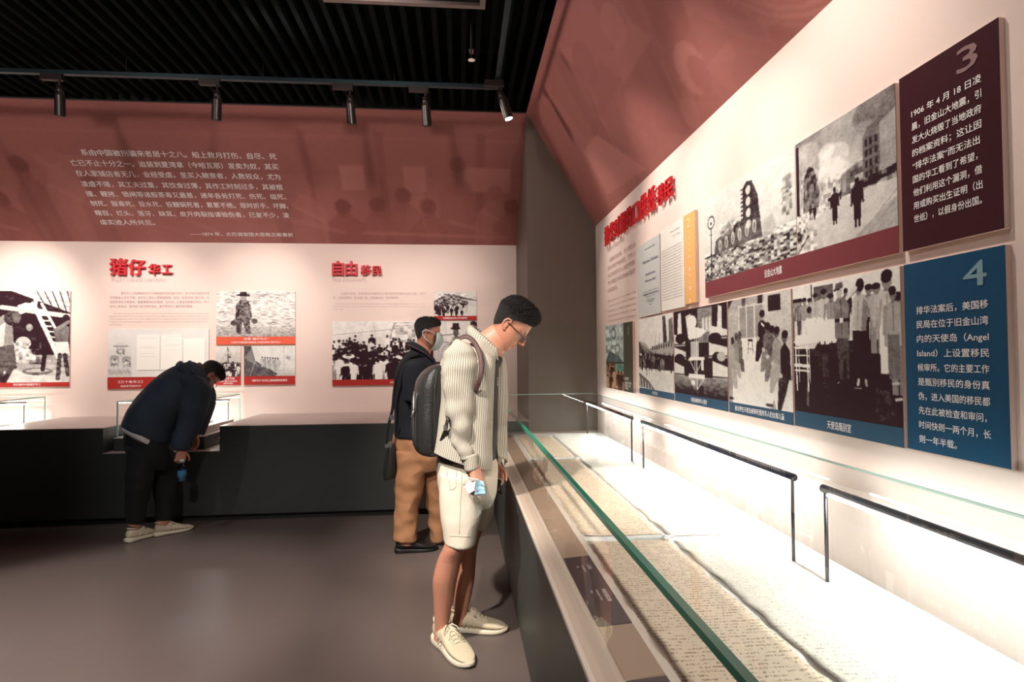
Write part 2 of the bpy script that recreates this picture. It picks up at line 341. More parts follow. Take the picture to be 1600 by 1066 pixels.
# ------------------------------------------------------------------ picture painting (vertex prints)
class Pic:
    def __init__(s, w, h, bg=.5, asp=None):
        s.w, s.h = w, h; s.asp = asp or h/w; s.a = np.full((h, w), float(bg)); y, x = np.mgrid[0:h, 0:w]; s.x = (x+.5)/w*100; s.y = 100-(y+.5)/h*100
        s.rs = np.random.RandomState(w*7+h); s.rgb = None
    def put(s, m, t, al=1.0): s.a = np.where(m, s.a*(1-al)+t*al, s.a)
    def rect(s, x0, y0, x1, y1, t, al=1.0): s.put((s.x >= x0) & (s.x <= x1) & (s.y >= y0) & (s.y <= y1), t, al)
    def ell(s, cx, cy, rx, ry, t, al=1.0): s.put(((s.x-cx)/rx)**2+((s.y-cy)/ry)**2 <= 1, t, al)
    def poly(s, pts, t, al=1.0):
        ins = np.zeros_like(s.a, bool); n = len(pts)
        for i in range(n):
            x1, y1 = pts[i]; x2, y2 = pts[(i+1) % n]
            if y1 == y2: continue
            c = ((s.y > y1) != (s.y > y2)) & (s.x < (x2-x1)*(s.y-y1)/(y2-y1)+x1); ins ^= c
        s.put(ins, t, al)
    def line(s, x1, y1, x2, y2, wd, t, al=1.0):
        ax = 1/s.asp; dx, dy = (x2-x1)*ax, y2-y1; L2 = dx*dx+dy*dy+1e-9
        q = np.clip(((s.x-x1)*ax*dx+(s.y-y1)*dy)/L2, 0, 1); d = np.hypot((s.x-x1)*ax-q*dx, (s.y-y1)-q*dy); s.put(d < wd/2, t, al)
    def grad(s, x0, y0, x1, y1, t0, t1, al=1.0):
        m = (s.x >= x0) & (s.x <= x1) & (s.y >= y0) & (s.y <= y1); q = (s.y-y0)/(y1-y0); s.a = np.where(m, s.a*(1-al)+(t0+(t1-t0)*q)*al, s.a)
    def fuzz(s, x0, y0, x1, y1, cell, amp, cy_=None):
        cw = max(2, int(s.w*cell/100)); ch = max(2, int(s.h*(cy_ or cell)/100)); g = s.rs.rand(s.h//ch+2, s.w//cw+2)
        g = np.kron(g, np.ones((ch, cw)))[:s.h, :s.w]; m = (s.x >= x0) & (s.x <= x1) & (s.y >= y0) & (s.y <= y1); s.a = np.where(m, s.a+(g-.5)*2*amp, s.a)
    def fig(s, x, y, h, t, body=None, hat=False, legs=None, wd=.86, skin=.45):
        """standing figure with its feet at y"""
        ax = s.asp; b = t if body is None else body; l = b if legs is None else legs; q = h*ax*wd
        s.poly([(x-.10*q, y), (x-.13*q, y+.5*h), (x+.13*q, y+.5*h), (x+.10*q, y), (x+.02*q, y), (x, y+.42*h), (x-.02*q, y)], l)
        s.poly([(x-.12*q, y+.45*h), (x-.2*q, y+.6*h), (x-.17*q, y+.80*h), (x-.05*q, y+.86*h), (x+.05*q, y+.86*h), (x+.17*q, y+.80*h), (x+.2*q, y+.6*h), (x+.12*q, y+.45*h)], b)
        s.line(x-.17*q, y+.78*h, x-.2*q, y+.48*h, .055*h, b*.85+.02); s.line(x+.17*q, y+.78*h, x+.2*q, y+.48*h, .055*h, b*.85+.02)
        s.ell(x, y+.92*h, .065*q, .075*h, skin); s.ell(x, y+.955*h, .07*q, .05*h, .1)
        if hat: s.ell(x, y+.96*h, .15*q, .02*h, t); s.rect(x-.06*q, y+.96*h, x+.06*q, y+1.02*h, t)
    def crowd(s, x0, x1, y0, y1, h, n, dark=.12, light=.8, hats=.2):
        ps = sorted([(s.rs.uniform(y0, y1), s.rs.uniform(x0, x1)) for _ in range(n)], reverse=True)
        for y, x in ps:
            t = dark if s.rs.rand() < .6 else light; s.fig(x, y, h*s.rs.uniform(.85, 1.1), .12, body=t+s.rs.uniform(-.05, .1), hat=s.rs.rand() < hats, skin=s.rs.uniform(.3, .65))
    def box3(s, k=1):
        for _ in range(k):
            a = np.pad(s.a, 1, 'edge'); s.a = (a[:-2, 1:-1]+a[2:, 1:-1]+a[1:-1, :-2]+a[1:-1, 2:]+4*a[1:-1, 1:-1])/8
    def tone(s, dark=(.032, .012, .018), light=(.90, .89, .84), gam=1.35, grain=.05):
        a = s.a.copy()
        for c_, m_ in ((1.6, 1.0), (4, .9), (11, .7)):
            k = max(1, int(s.w*c_/100)); q = s.rs.rand(s.h//k+3, s.w//k+3); yy, xx = np.mgrid[0:s.h, 0:s.w]; fy, fx = yy/k, xx/k; iy, ix = fy.astype(int), fx.astype(int); ty, tx = fy-iy, fx-ix
            v = (q[iy, ix]*(1-tx)+q[iy, ix+1]*tx)*(1-ty)+(q[iy+1, ix]*(1-tx)+q[iy+1, ix+1]*tx)*ty; a = a+(v-.5)*2*grain*m_
        a = np.clip(a, 0, 1)**gam; a = np.clip(.5+(a-.5)*1.3, 0, 1)
        g = a[..., None]; return np.array(dark)*(1-g)+np.array(light)*g
def sheet(name, pl, u0, u1, v0, v1, n, rgb, m, parent, flip=False):
    h, w, _ = rgb.shape; uu = np.linspace(u0, u1, w); vv = np.linspace(v1, v0, h)
    o, U, V, N = [np.array(q) for q in (pl.o, pl.U, pl.V, pl.N)]
    co = o+uu[None, :, None]*U+vv[:, None, None]*V+n*N; co = co.reshape(-1, 3)
    i = np.arange(h-1)[:, None]*w+np.arange(w-1)[None, :]; f = np.stack([i, i+w, i+w+1, i+1], -1).reshape(-1, 4)
    me = bpy.data.meshes.new(name); me.vertices.add(len(co)); me.vertices.foreach_set('co', co.astype(np.float32).ravel())
    me.loops.add(f.size); me.loops.foreach_set('vertex_index', f.ravel().astype(np.int32)); me.polygons.add(len(f))
    me.polygons.foreach_set('loop_start', np.arange(0, f.size, 4, dtype=np.int32)); me.update(calc_edges=True); me.validate()
    at = me.color_attributes.new('print', 'FLOAT_COLOR', 'POINT'); c = np.ones((len(co), 4), np.float32); c[:, :3] = rgb.reshape(-1, 3); at.data.foreach_set('color', c.ravel())
    me.materials.append(m); ob = bpy.data.objects.new(name, me); COL.objects.link(ob)
    if parent: ob.parent = parent; ob.matrix_parent_inverse = parent.matrix_world.inverted()
    return ob

# ------------------------------------------------------------------ room shell
XL, YR = -9.0, -4.0
fl = bpy.data.objects.new('floor', None); COL.objects.link(fl); fl['kind'] = 'structure'
ys = [YR, -1.71, .29, 2.29, 4.285, 6.3]
sub = MB().box((XL, YR, -.06), (1.3, 6.3, -.012)).build('floor_base', CHARCOAL, fl)
for a, b in zip(ys[:-1], ys[1:]):
    MB().box((XL, a+.0015, -.012), (1.3, b-.0015, 0)).build('floor_sheet', FLOOR, fl)
def ghost_wall():
    p = Pic(420, 120, 1.0); r = p.rs
    # faint old townscape printed on the cream wall (right end) and soft smudges
    p.poly([(88, 30), (88, 62), (92, 70), (99, 78), (99, 30)], .93); p.poly([(91, 40), (91, 60), (98, 66), (98, 40)], .97)
    for i in range(5): p.line(86, 34+i*8, 100, 40+i*10, .8, .92)
    for i in range(10): p.ell(70+i*2.4, 22+(i % 3)*2, 1.0, 4, .94)
    p.poly([(60, 12), (78, 40), (100, 60), (100, 12)], .965, .5); p.box3(3)
    return p
g = ghost_wall(); rgb = np.repeat(g.a[..., None], 3, 2)*np.array([1, 1, 1])
wb = struct(sheet('wall_back', BACK, XL, .62, .7, 2.63, 0, rgb, CREAM_WALL, None))
# red leaning upper band with its ghosted mural
def mural_back():
    p = Pic(760, 116, 1.0)
    p.rect(0, 55, 100, 57, .93); p.rect(0, 80, 100, 82, 1.08); p.grad(0, 57, 100, 80, .94, 1.0, .8)
    def Xp(x): return (x-XL)/(.618-XL)*100
    for x in (-4.1, -1.45, -.75, .2): p.rect(Xp(x)-.35, 0, Xp(x)+.35, 86, .84); p.line(Xp(x), 86, Xp(x)+6, 98, 1.5, 1.08)
    p.poly([(Xp(-3.9), 66), (Xp(-3.3), 64), (Xp(-3.1), 20), (Xp(-3.7), 22)], 1.16, .6)
    for x0, x1 in ((-1.15, -.92), (-.55, -.33), (-.02, .5)): p.rect(Xp(x0), 44, Xp(x1), 62, 1.32, .8)
    p.rect(Xp(-.55), 14, Xp(-.36), 62, 1.25, .6)
    r = random.Random(5)
    for i in range(34):
        x = XL+i*.29+r.uniform(-.08, .08); y = r.uniform(-10, 12); h = r.uniform(34, 62); t = r.choice((.72, .80, 1.18, .86))
        X_ = Xp(x); p.ell(X_, y+h*.84, .75, 8.0, t, .75); p.ell(X_, y+h*.90, .85, 6, t*.85, .8)
        p.poly([(X_-2.0, 0), (X_-1.9, y+h*.5), (X_-.8, y+h*.72), (X_+.8, y+h*.72), (X_+1.9, y+h*.5), (X_+2.2, 0)], t, .55)
        p.line(X_-1.2, y+h*.55, X_+1.6, y+h*.3, 2.4, t*1.15, .5)
    for i in range(5): p.line(Xp(-6.5+i*1.6), 20, Xp(-6.0+i*1.6), 10, 3, 1.2, .5)
    p.line(Xp(-1), 10, Xp(.5), 7, 3, 1.3, .5); p.box3(2); p.fuzz(0, 0, 100, 100, .3, .02); p.a = np.clip(1+(p.a-1)*1.5, .45, 1.9); return p
m_ = mural_back(); rgb = np.stack([m_.a**.7, m_.a, m_.a], -1)
struct(sheet('wall_upper_back', FASC, XL, .6185, 0, FL, 0, rgb, RED_PRINT, None))
# body behind the leaning band, so that it has depth
struct(MB().prism([(XL, 6.29, 2.60), (XL, 6.33, 2.60), (XL, 6.33, 3.66), (XL, 5.25, 3.66)], (.618-XL, 0, 0)).build('trim_1', DARKROOM))
# end block (side return + face under the sloped panel)
struct(MB().prism([(.618, 5.229, 0), (1.2547, 5.229, 0), (1.2547, 5.229, 2.604), (.6176, 5.229, 3.639)], (0, 1.1, 0)).build('wall_end', BLOCK))
# right wall and its sloped red upper panel
rw = np.ones((60, 200, 3)); g2 = Pic(200, 60, 1.0); g2.poly([(82, 50), (90, 85), (100, 100), (100, 40)], .95, .7); g2.line(80, 60, 100, 52, 2, .93); g2.box3(2); rw *= g2.a[..., None]
struct(sheet('wall_right', RIGHT, -5.24, 4.0, .0, 2.61, 0, rw, CREAM_WALL, None))
struct(MB().box((1.256, YR, 0), (1.36, 6.33, 2.66)).build('trim_2', DARKROOM))
def mural_slope():
    W_, H_ = 620, 128; p = Pic(W_, H_, 1.0); S = lambda y: (5.24-y)/9.24*100    # distance along the wall in percent
    r = random.Random(9)
    for i in range(26):
        c = r.uniform(0, 46); p.poly([(c, r.uniform(0, 30)), (c+r.uniform(1, 3), r.uniform(60, 100)), (c+r.uniform(3, 6), r.uniform(40, 100)), (c+r.uniform(1, 5), r.uniform(-10, 30))], r.choice((.84, .9, 1.1, 1.16)), .5)
    for (x, y, s_, t) in ((10, 30, 7, 1.15), (13, 38, 5, .84), (20, 30, 6, .88), (23, 62, 5, 1.2), (30, 72, 7, .85), (28, 40, 6, .86), (17, 68, 6, .85)):
        p.ell(x, y, s_*.28, s_*2.0, t, .6); p.poly([(x-s_*.5, y-s_*4), (x-s_*.35, y-s_*1.2), (x+s_*.35, y-s_*1.2), (x+s_*.6, y-s_*4)], t, .45)
    p.poly([(S(4.55), 10), (S(4.5), 42), (S(4.1), 40), (S(3.7), 4)], 1.35, .7)
    p.ell(27.5, 20, 1.3, 11, 1.3, .6); p.ell(27.9, 16, .8, 8, .9, .8)
    # engraved arcs
    for (cx, cy, r0, r1) in ((38, 48, 1.2, 6.2), (43.5, 20, .8, 5.0), (36, 86, .5, 4)):
        d = np.hypot((p.x-cx), (p.y-cy)*.12); ring = (d > r0) & (d < r1)
        p.a = np.where(ring, np.where((d*3.1) % 1 < .55, 1.22, .95), p.a); p.a = np.where(d <= r0, .82, p.a)
    p.ell(33, 78, 1.6, 12, 1.3, .7)
    d = (p.x*2.2+p.y*.35); p.a = np.where((d % 2.2 < .7) & (p.x > 32), p.a*1.05, p.a)
    p.box3(1); p.a = np.clip(1+(p.a-1)*1.7, .4, 1.9); return p
ms = mural_slope(); rgb = np.stack([ms.a**.7, ms.a, ms.a], -1)
struct(sheet('wall_upper_right', SLOPE, -5.23, 4.0, 0, SLOPE_L, 0, rgb, RED_PRINT, None))
struct(MB().prism([(1.27, YR, 2.61), (1.36, YR, 2.61), (1.36, YR, 3.7), (.66, YR, 3.66)], (0, 9.22, 0)).build('trim_3', DARKROOM))
# unseen sides that close the hall
struct(MB().box((XL, 5.26, 3.655), (1.36, 6.4, 4.2)).build('trim_5', VOID)); struct(MB().box((.66, YR, 3.70), (1.36, 5.26, 4.2)).build('trim_6', VOID))
struct(MB().box((XL-.1, YR, 0), (XL, 6.33, 4.2)).build('wall_left', DARKROOM))
struct(MB().box((XL, YR-.1, 0), (1.36, YR, 4.2)).build('wall_rear', DARKROOM))
# ceiling: void slab and hanging slats
ce = struct(MB().box((XL-.1, YR-.1, 4.2), (1.36, 6.4, 4.3)).build('ceiling', VOID))
sl = MB().box((-.017, YR, 3.665), (.017, 5.9, 3.79)); slat0 = None
i = 0; x = .54
while x > XL+.05:
    if slat0 is None:
        sm = MB().box((-.017, YR, 3.665), (.017, 5.225, 3.785)).build('slat', SLATM, ce); slat0 = sm
    else: sm = slat0.copy(); COL.objects.link(sm)
    sm.location = (x, 0, 0); x -= .1; i += 1
for y in (-2.4, -.4, 1.6, 3.55, 5.0):
    MB().box((XL, y-.02, 3.80), (.6, y+.02, 3.86)).build('crossbar', SLATM, ce)

# ------------------------------------------------------------------ back counter with its notches
ct = bpy.data.objects.new('trim_4', None)
cn = thing('display_counter', 'long charcoal display counter with notches along the cream back wall', 'counter', (-3.5, 5.75, 0))
YC, YB, ZC = 5.229, 6.265, .826
TOPM = mat('lit_counter_top', (.46, .38, .35), .34, var=.05, vscale=3)  # charcoal top made paler, the wall's reflection is put into its colour
def cbox(x0, x1, z1, y0=YC): MB().box((x0, y0, .06), (x1, YB, z1-.006)).build('counter_body', CHARCOAL, cn); MB().box((x0, y0-.001, z1-.006), (x1, YB, z1)).build('counter_top', TOPM, cn)
cbox(-2.077, .617, ZC); cbox(-4.008, -3.03, ZC); cbox(-3.03, -2.077, .612); cbox(-5.02, -4.008, .612); cbox(-5.95, -5.02, ZC); cbox(-6.98, -5.95, .612); cbox(-8.98, -6.98, ZC)
MB().box((-8.98, YC+.06, 0), (.617, YB, .06)).build('plinth', mat('black_plinth', (.02, .02, .02), .6), cn)

def led_bar(mb_s, mb_e): pass
def small_case(x0, x1, label, content):
    """glass box standing in a counter notch"""
    y0, y1, z0, z1 = 5.34, 6.19, .722, 1.04
    c = thing('glass_showcase', label, 'showcase', ((x0+x1)/2, 5.76, .612), 'small glass showcases set into the back counter')
    MB().box((x0-.02, y0-.02, .612), (x1+.02, y1+.02, z0)).build('case_base', CHARCOAL, c)
    MB().box((x0-.02, y0-.02, z0), (x1+.02, y1+.02, z0+.006)).build('base_trim', TRIM, c)
    lock = MB(); lock.tube([(x1+.02, 5.62, .665), (x1+.028, 5.62, .665)], .012, 12); lock.build('lock', TRIM, c)
    g = MB(); t = .008
    g.add([(x0, y0, z0), (x1, y0, z0), (x1, y0, z1), (x0, y0, z1)], [(0, 1, 2, 3)])
    g.add([(x0, y1, z0), (x1, y1, z0), (x1, y1, z1), (x0, y1, z1)], [(0, 3, 2, 1)])
    g.add([(x0, y0, z0), (x0, y1, z0), (x0, y1, z1), (x0, y0, z1)], [(0, 3, 2, 1)])
    g.add([(x1, y0, z0), (x1, y1, z0), (x1, y1, z1), (x1, y0, z1)], [(0, 1, 2, 3)])
    g.add([(x0, y0, z1), (x1, y0, z1), (x1, y1, z1), (x0, y1, z1)], [(0, 1, 2, 3)])
    g.build('glass_box', GLASS, c)
    e = MB(); r = .006
    for x in (x0, x1):
        for y in (y0, y1): e.box((x-r, y-r, z0), (x+r, y+r, z1))
        e.box((x-r, y0, z1-r), (x+r, y1, z1+.004))
    for y in (y0, y1): e.box((x0, y-r, z1-r), (x1, y+r, z1+.004))
    e.build('glass_edge', EDGEP, c)
    MB().box((x0+.07, y0+.10, z0+.006), (x1-.02, y1-.10, z0+.075)).build('display_block', CREAMB, c)
    l = MB().box((x0+.12, 5.92, .992), (x1+.0-.012, 5.965, 1.005)).build('lamp_bar', STEEL, c)
    MB().box((x0+.13, 5.925, .984), (x1-.02, 5.96, .9915)).build('lamp_diffuser', LEDM2, l)
    for px_ in (x0+.12, x1-.018): MB().tube([(px_, 5.945, .80), (px_, 5.945, .995)], .004, 8).build('lamp_post', STEEL, c)
    for (nm, lb, cat, bx, mm) in content:
        if nm == 'open_book':
            b = thing(nm, lb, cat, ((bx[0]+bx[3])/2, (bx[1]+bx[4])/2, bx[2])); MB().box(bx[:3], (bx[3], bx[4], bx[5]-.004)).build('page_block', PAPER, b); MB().box((bx[0]-.005, bx[1]-.005, bx[5]-.004), (bx[3]+.005, bx[4]+.005, bx[5])).build('cover', mm, b)
        else: tag(MB().prism([(bx[0], bx[1], bx[2]), (bx[3], bx[1], bx[2]), (bx[3], bx[4], bx[2]+.001), (bx[0], bx[4], bx[2]+.001)], (0, 0, bx[5]-bx[2])).build(nm, mm), lb, cat)
zt = .80
small_case(-2.975, -2.262, 'glass showcase on dark base that the bending man looks into', [
    ('caption_card', 'small cream caption card on the block inside the bending man\'s showcase', 'card', (-2.46, 5.72, zt, -2.36, 5.80, zt+.02), PAPER),
    ('paper_document', 'pale flat document lying inside the bending man\'s showcase', 'document', (-2.83, 5.6, zt, -2.55, 5.95, zt+.004), PAPER)])
small_case(-4.86, -4.143, 'glass showcase cut off by the left edge of the photo', [
    ('open_book', 'brown covered book lying in the showcase at the left edge', 'book', (-4.66, 5.62, zt, -4.36, 5.84, zt+.035), TAN),
    ('paper_document', 'white folded paper beside the brown book in the left edge showcase', 'document', (-4.33, 5.75, zt, -4.22, 5.95, zt+.006), PAPER)])

# ------------------------------------------------------------------ long showcase on the right
sc = thing('long_showcase', 'long glass topped showcase on a charcoal base beneath the photo panels of the right wall', 'showcase', (.75, 1.5, 0))
Y0, Y1 = -1.6, 5.1
MB().box((.288, Y0, .05), (1.25, 5.225, .655)).build('case_base', CHARCOAL, sc)
MB().box((.272, Y0, .655), (.345, 5.225, .718)).build('case_rail', CHARCOAL, sc)
MB().box((.345, Y0, .655), (1.25, 5.225, .690)).build('deck_carrier', CHARCOAL, sc)
MB().box((.31, Y0, 0), (1.25, 5.22, .05)).build('plinth', mat('black_case_plinth', (.02, .02, .02), .6), sc)
MB().box((.270, Y0, .715), (.282, 5.225, .7265)).build('edge_trim', TRIM, sc)
MB().box((.282, Y0, .718), (.345, 5.225, .7235)).build('ledge', LEDGE, sc)
MB().box((.345, Y0, .690), (1.245, 5.10, .7185)).build('deck', DECK, sc)
MB().box((.345, 5.10, .690), (1.245, 5.225, .724)).build('end_ledge', LEDGE, sc)
gx0, gx1, gz = .305, 1.185, 1.068
def pane(name, pts): MB().add(pts, [(0, 1, 2, 3)]).build(name, GLASS, sc)
pane('glass_front', [(gx0, Y0, .7235), (gx0, Y1, .7235), (gx0, Y1, gz), (gx0, Y0, gz)])
pane('glass_back', [(gx1, Y0, .7235), (gx1, Y1, .7235), (gx1, Y1, gz), (gx1, Y0, gz)])
pane('glass_top', [(gx0, Y0, gz), (gx1, Y0, gz), (gx1, Y1, gz), (gx0, Y1, gz)])
pane('glass_end', [(gx0, Y1, .7235), (gx1, Y1, .7235), (gx1, Y1, gz), (gx0, Y1, gz)])
MB().box((gx0-.0065, Y0, gz-.006), (gx0+.0065, Y1, gz+.006)).build('glass_edge', EDGE, sc)
MB().box((gx1-.003, Y0, gz-.003), (gx1+.003, Y1, gz+.003)).build('glass_edge', EDGEP, sc)
MB().box((gx0, Y1-.003, gz-.003), (gx1, Y1+.003, gz+.003)).build('glass_edge', EDGEP, sc)
MB().box((gx0-.003, Y1-.003, .7235), (gx0+.003, Y1+.003, gz)).build('glass_edge', EDGEP, sc)
for (a, b) in ((3.70, 5.05), (1.86, 3.485), (-.05, 1.705)):
    xb = 1.115
    l = thing('case_lamp', 'slim lamp bar on two posts inside the long showcase, ' + ('farthest of three' if a > 3.6 else 'middle one of three' if a > 1 else 'nearest of three'), 'lamp', (xb, (a+b)/2, .7185), 'lamp bars inside the long showcase')
    MB().tube([(xb, a, 1.0), (xb, b, 1.0)], .0125, 14).build('lamp_bar', STEEL, l, True)
    MB().box((xb-.009, a+.03, .983), (xb+.009, b-.03, .9885)).build('diffuser', LEDM, l)
    for y in (a+.012, b-.012): MB().tube([(xb, y, .7185), (xb, y, .992)], .0055, 10).build('post', STEEL, l, True)

def wavy_sheet(name, x0, x1, y0, y1, z, m, label, seed, amp=.006):
    r = random.Random(seed); n = max(8, int((y1-y0)/.035)); vs = []; cx = 12
    e0 = [r.uniform(-1, 1) for _ in range(n+1)]; e1 = [r.uniform(-1, 1) for _ in range(n+1)]; hl = [max(0, math.sin(i*.9+seed))*.006+r.random()*.002 for i in range(n+1)]
    for layer in (0, 1):
        for i in range(n+1):
            y = (y1-y0)*i/n-(y1-y0)/2
            for j in range(cx+1):
                t = j/cx; X_ = (x1-x0)*(t-.5)+(e0[i]*amp*(1-t) if t < .3 else e1[i]*amp*t if t > .7 else 0)
                vs.append((X_, y, (hl[i]*(1-t*4) if t < .25 else 0)+(.0014 if layer else .0004)))
    S_ = (n+1)*(cx+1); f = []
    for i in range(n):
        for j in range(cx):
            q = i*(cx+1)+j; f.append((q+S_, q+1+S_, q+cx+2+S_, q+cx+1+S_)); f.append((q, q+cx+1, q+cx+2, q+1))
    for i in range(n):
        q = i*(cx+1); f.append((q, q+S_, q+cx+1+S_, q+cx+1)); q += cx; f.append((q, q+cx+1, q+cx+1+S_, q+S_))
    o = MB().add(vs, f).build(name, m, None, True); o.location = ((x0+x1)/2, (y0+y1)/2, z)
    return tag(o, label, 'document', 'handwritten scrolls in the long showcase')
wavy_sheet('handwritten_scroll', .466, .775, .35, 2.135, .7195, SHEET, 'cream handwritten scroll nearest the camera along the glass front of the long showcase', 1)
wavy_sheet('handwritten_scroll', .466, .775, 2.20, 3.84, .7195, SHEET, 'cream handwritten scroll in the middle of the front row in the long showcase', 2)
wavy_sheet('handwritten_scroll', .48, .775, 3.90, 4.95, .7195, SHEET, 'cream handwritten scroll at the far end of the front row in the long showcase', 3)
wavy_sheet('handwritten_scroll', .79, 1.07, .35, 2.11, .7195, SHEET2, 'white glaring document sheet nearest the camera in the lamp side row', 4)
wavy_sheet('handwritten_scroll', .79, 1.07, 2.17, 3.84, .7195, SHEET2, 'white glaring document sheet in the middle of the lamp side row', 5)
wavy_sheet('handwritten_scroll', .79, 1.05, 3.90, 4.95, .7195, SHEET2, 'white glaring document sheet at the far end of the lamp side row', 6)
CLEAR = mat('clear_acrylic', (.85, .9, .9), .1, spec=.8)
for k, (x, y, lb) in enumerate(((.70, 2.15, 'clear acrylic holding strip between the two nearest scrolls'), (.70, 3.86, 'clear acrylic holding strip between the two farthest scrolls'))):
    o = MB().box((x-.09, y-.006, .7225), (x+.10, y+.006, .7285)); o.box((x+.06, y-.03, .7225), (x+.072, y+.006, .7285)); tag(o.build('page_holder', CLEAR), lb, 'page holder', 'acrylic page holders')
MB().box((.441, Y0, .7185), (.464, 5.09, .7225)).build('cream_border', CREAMB, sc)
# label boards in a row along the glass, with dark captions between
yy = [5.05, 4.25, 3.35, 2.42]
def lb_board(a, b, m, kind, label):
    o = MB(); o.hexa([(.347, a+.002, .7187), (.439, a+.002, .7187), (.439, b-.002, .7187), (.347, b-.002, .7187)], [(.349, a+.004, .7215), (.438, a+.004, .7275), (.438, b-.004, .7275), (.349, b-.004, .7215)])
    return o
for i, (a, b) in enumerate(((4.25, 5.05), (3.35, 4.25), (2.45, 3.35), (1.98, 2.45), (1.23, 1.475), (.35, .88))):
    tag(lb_board(a, b, TAN, '', '').build('filler_board', TAN), 'tan filler board %s' % ('at the far end of the label strip', 'second from the far end of the label strip', 'beside the standing man in the label strip', 'just beyond the dark caption label', 'just before the dark caption label, near the camera', 'nearest the camera in the label strip')[i], 'board', 'tan boards along the label strip')
PLL = Pl((0, 0, .7228), (0, 1, 0), (-1, 0, 0))
PLL.V = Vector((-1, 0, -.066)); PLL.U = Vector((0, 1, 0)); PLL.N = Vector((0, 0, 1))
for (a, b, lb) in ((1.475, 1.98, 'dark caption label with two text blocks in the label strip of the long showcase'), (.88, 1.23, 'dark caption label cut by the bottom edge of the photo')):
    t = thing('caption_label', lb, 'label', (.39, (a+b)/2, .7187), 'dark caption labels in the long showcase'); lb_board(a, b, LABEL, '', '').build('plate', LABEL, t)
    lp = Pl((.39, 0, .7249), (0, -1, 0), (-1, 0, 0)); lp = Pl((.39, 0, .7252), (0, -1, 0), (1, 0, .066)); lp.N = Vector((0, 0, 1))
    for (yc, rows) in ((b-.13, ('口供纸', 'Coaching Paper', '1930s')), (b-.33, ('移民问答记录', 'Interrogation Notes', '1920s'))):
        tx = MB()
        for r_, s_ in enumerate(rows): put_text(tx, lp, s_, -yc-.04, .02-.017*r_, .014 if r_ == 0 else .009, .001)
        tx.build('lettering', WHITE_INK, t)

# ------------------------------------------------------------------ lighting track, spotlights, ceiling frame
tr = thing('light_track', 'grey lighting track running below the slats along the back wall', 'light track', (-4, 4.57, 3.55), 'ceiling light tracks')
MB().box((XL, 4.545, 3.545), (.28, 4.58, 3.575)).build('rail', TRACK, tr)
for x in np.arange(-8.5, .3, 1.0): MB().tube([(x, 4.56, 3.575), (x, 4.56, 3.9)], .003, 6).build('suspension_wire', BLACKM, tr)
tr2 = thing('light_track', 'grey lighting track running toward the camera beside the red slope', 'light track', (.3, 1, 3.55), 'ceiling light tracks')
MB().box((.285, YR, 3.545), (.32, 4.58, 3.575)).build('rail', TRACK, tr2)
def spotlight(loc, aim, label, lit=False, up=.12):
    t = thing('track_spotlight', label, 'spotlight', loc, 'track spotlights'); x, y, z = loc
    MB().box((x-.10, y-.017, z-.045), (x+.05, y+.017, z)).build('adapter', BLACKM, t)
    MB().tube([(x+.03, y, z-.045), (x+.03, y, z-.10)], .009, 10).build('arm', BLACKM, t)
    p = Vector((x+.03, y, z-.105)); d = (Vector(aim)-p).normalized(); d = Vector((d.x, d.y*.35, d.z-.8)).normalized()
    MB().tube([p-d*.02, p+d*.05], [.022, .030], 20).build('lamp_neck', BLACKM, t, True)
    b = MB().tube([p+d*.05, p+d*.20], [.034, .036], 24).build('lamp_body', BLACKM, t)
    MB().tube([p+d*.2005, p+d*.2015], [.029, .029], 20).build('lens', LENS if lit else LENSOFF, b)
    return t
for x, ax, lb in ((-3.0, -3.2, 'black track spotlight farthest left above the white quotation'), (-1.87, -2.1, 'black track spotlight above the end of the quotation lines'),
                  (-.875, -.7, 'black track spotlight above the middle of the red band'), (-.29, -.1, 'black track spotlight closest to the corner on the back track')):
    spotlight((x, 4.56, 3.545), (ax, 6.0, 2.0), lb)
spotlight((.30, 4.42, 3.545), (1.2, 4.2, 1.9), 'black spotlight with bright lens on the side track near the corner', True)
o = thing('spotlamp_head', 'small bright metal sprinkler head hanging among the black slats', 'spotlamp', (.09, 3.9, 3.45)); m_c = mat('chrome', (.8, .8, .8), .15, metal=1)  # a single small spotlight, its bright lens shown as plain chrome
MB().tube([(.09, 3.9, 3.8), (.09, 3.9, 3.50)], .008, 10).build('drop_pipe', STEEL, o); MB().tube([(.09, 3.9, 3.50), (.09, 3.9, 3.47), (.09, 3.9, 3.44)], [.018, .010, .012], 12).build('spot_shell', m_c, o); MB().tube([(.09, 3.9, 3.436), (.09, 3.9, 3.43)], .024, 14).build('spot_lens', m_c, o)
o = thing('ceiling_frame', 'flat grey metal frame hanging below the slats at the top edge', 'frame', (-.33, 3.1, 3.62))
for a, b in (((-.824, 3.56, 3.60), (.17, 3.595, 3.635)), ((-.824, 2.6, 3.60), (.17, 2.635, 3.635)), ((-.824, 2.635, 3.60), (-.79, 3.56, 3.635)), ((.136, 2.635, 3.60), (.17, 3.56, 3.635))): MB().box(a, b).build('frame_bar', FRAMEM, o)
MB().box((-.79, 2.635, 3.62), (.136, 3.56, 3.63)).build('panel', VOID, o)

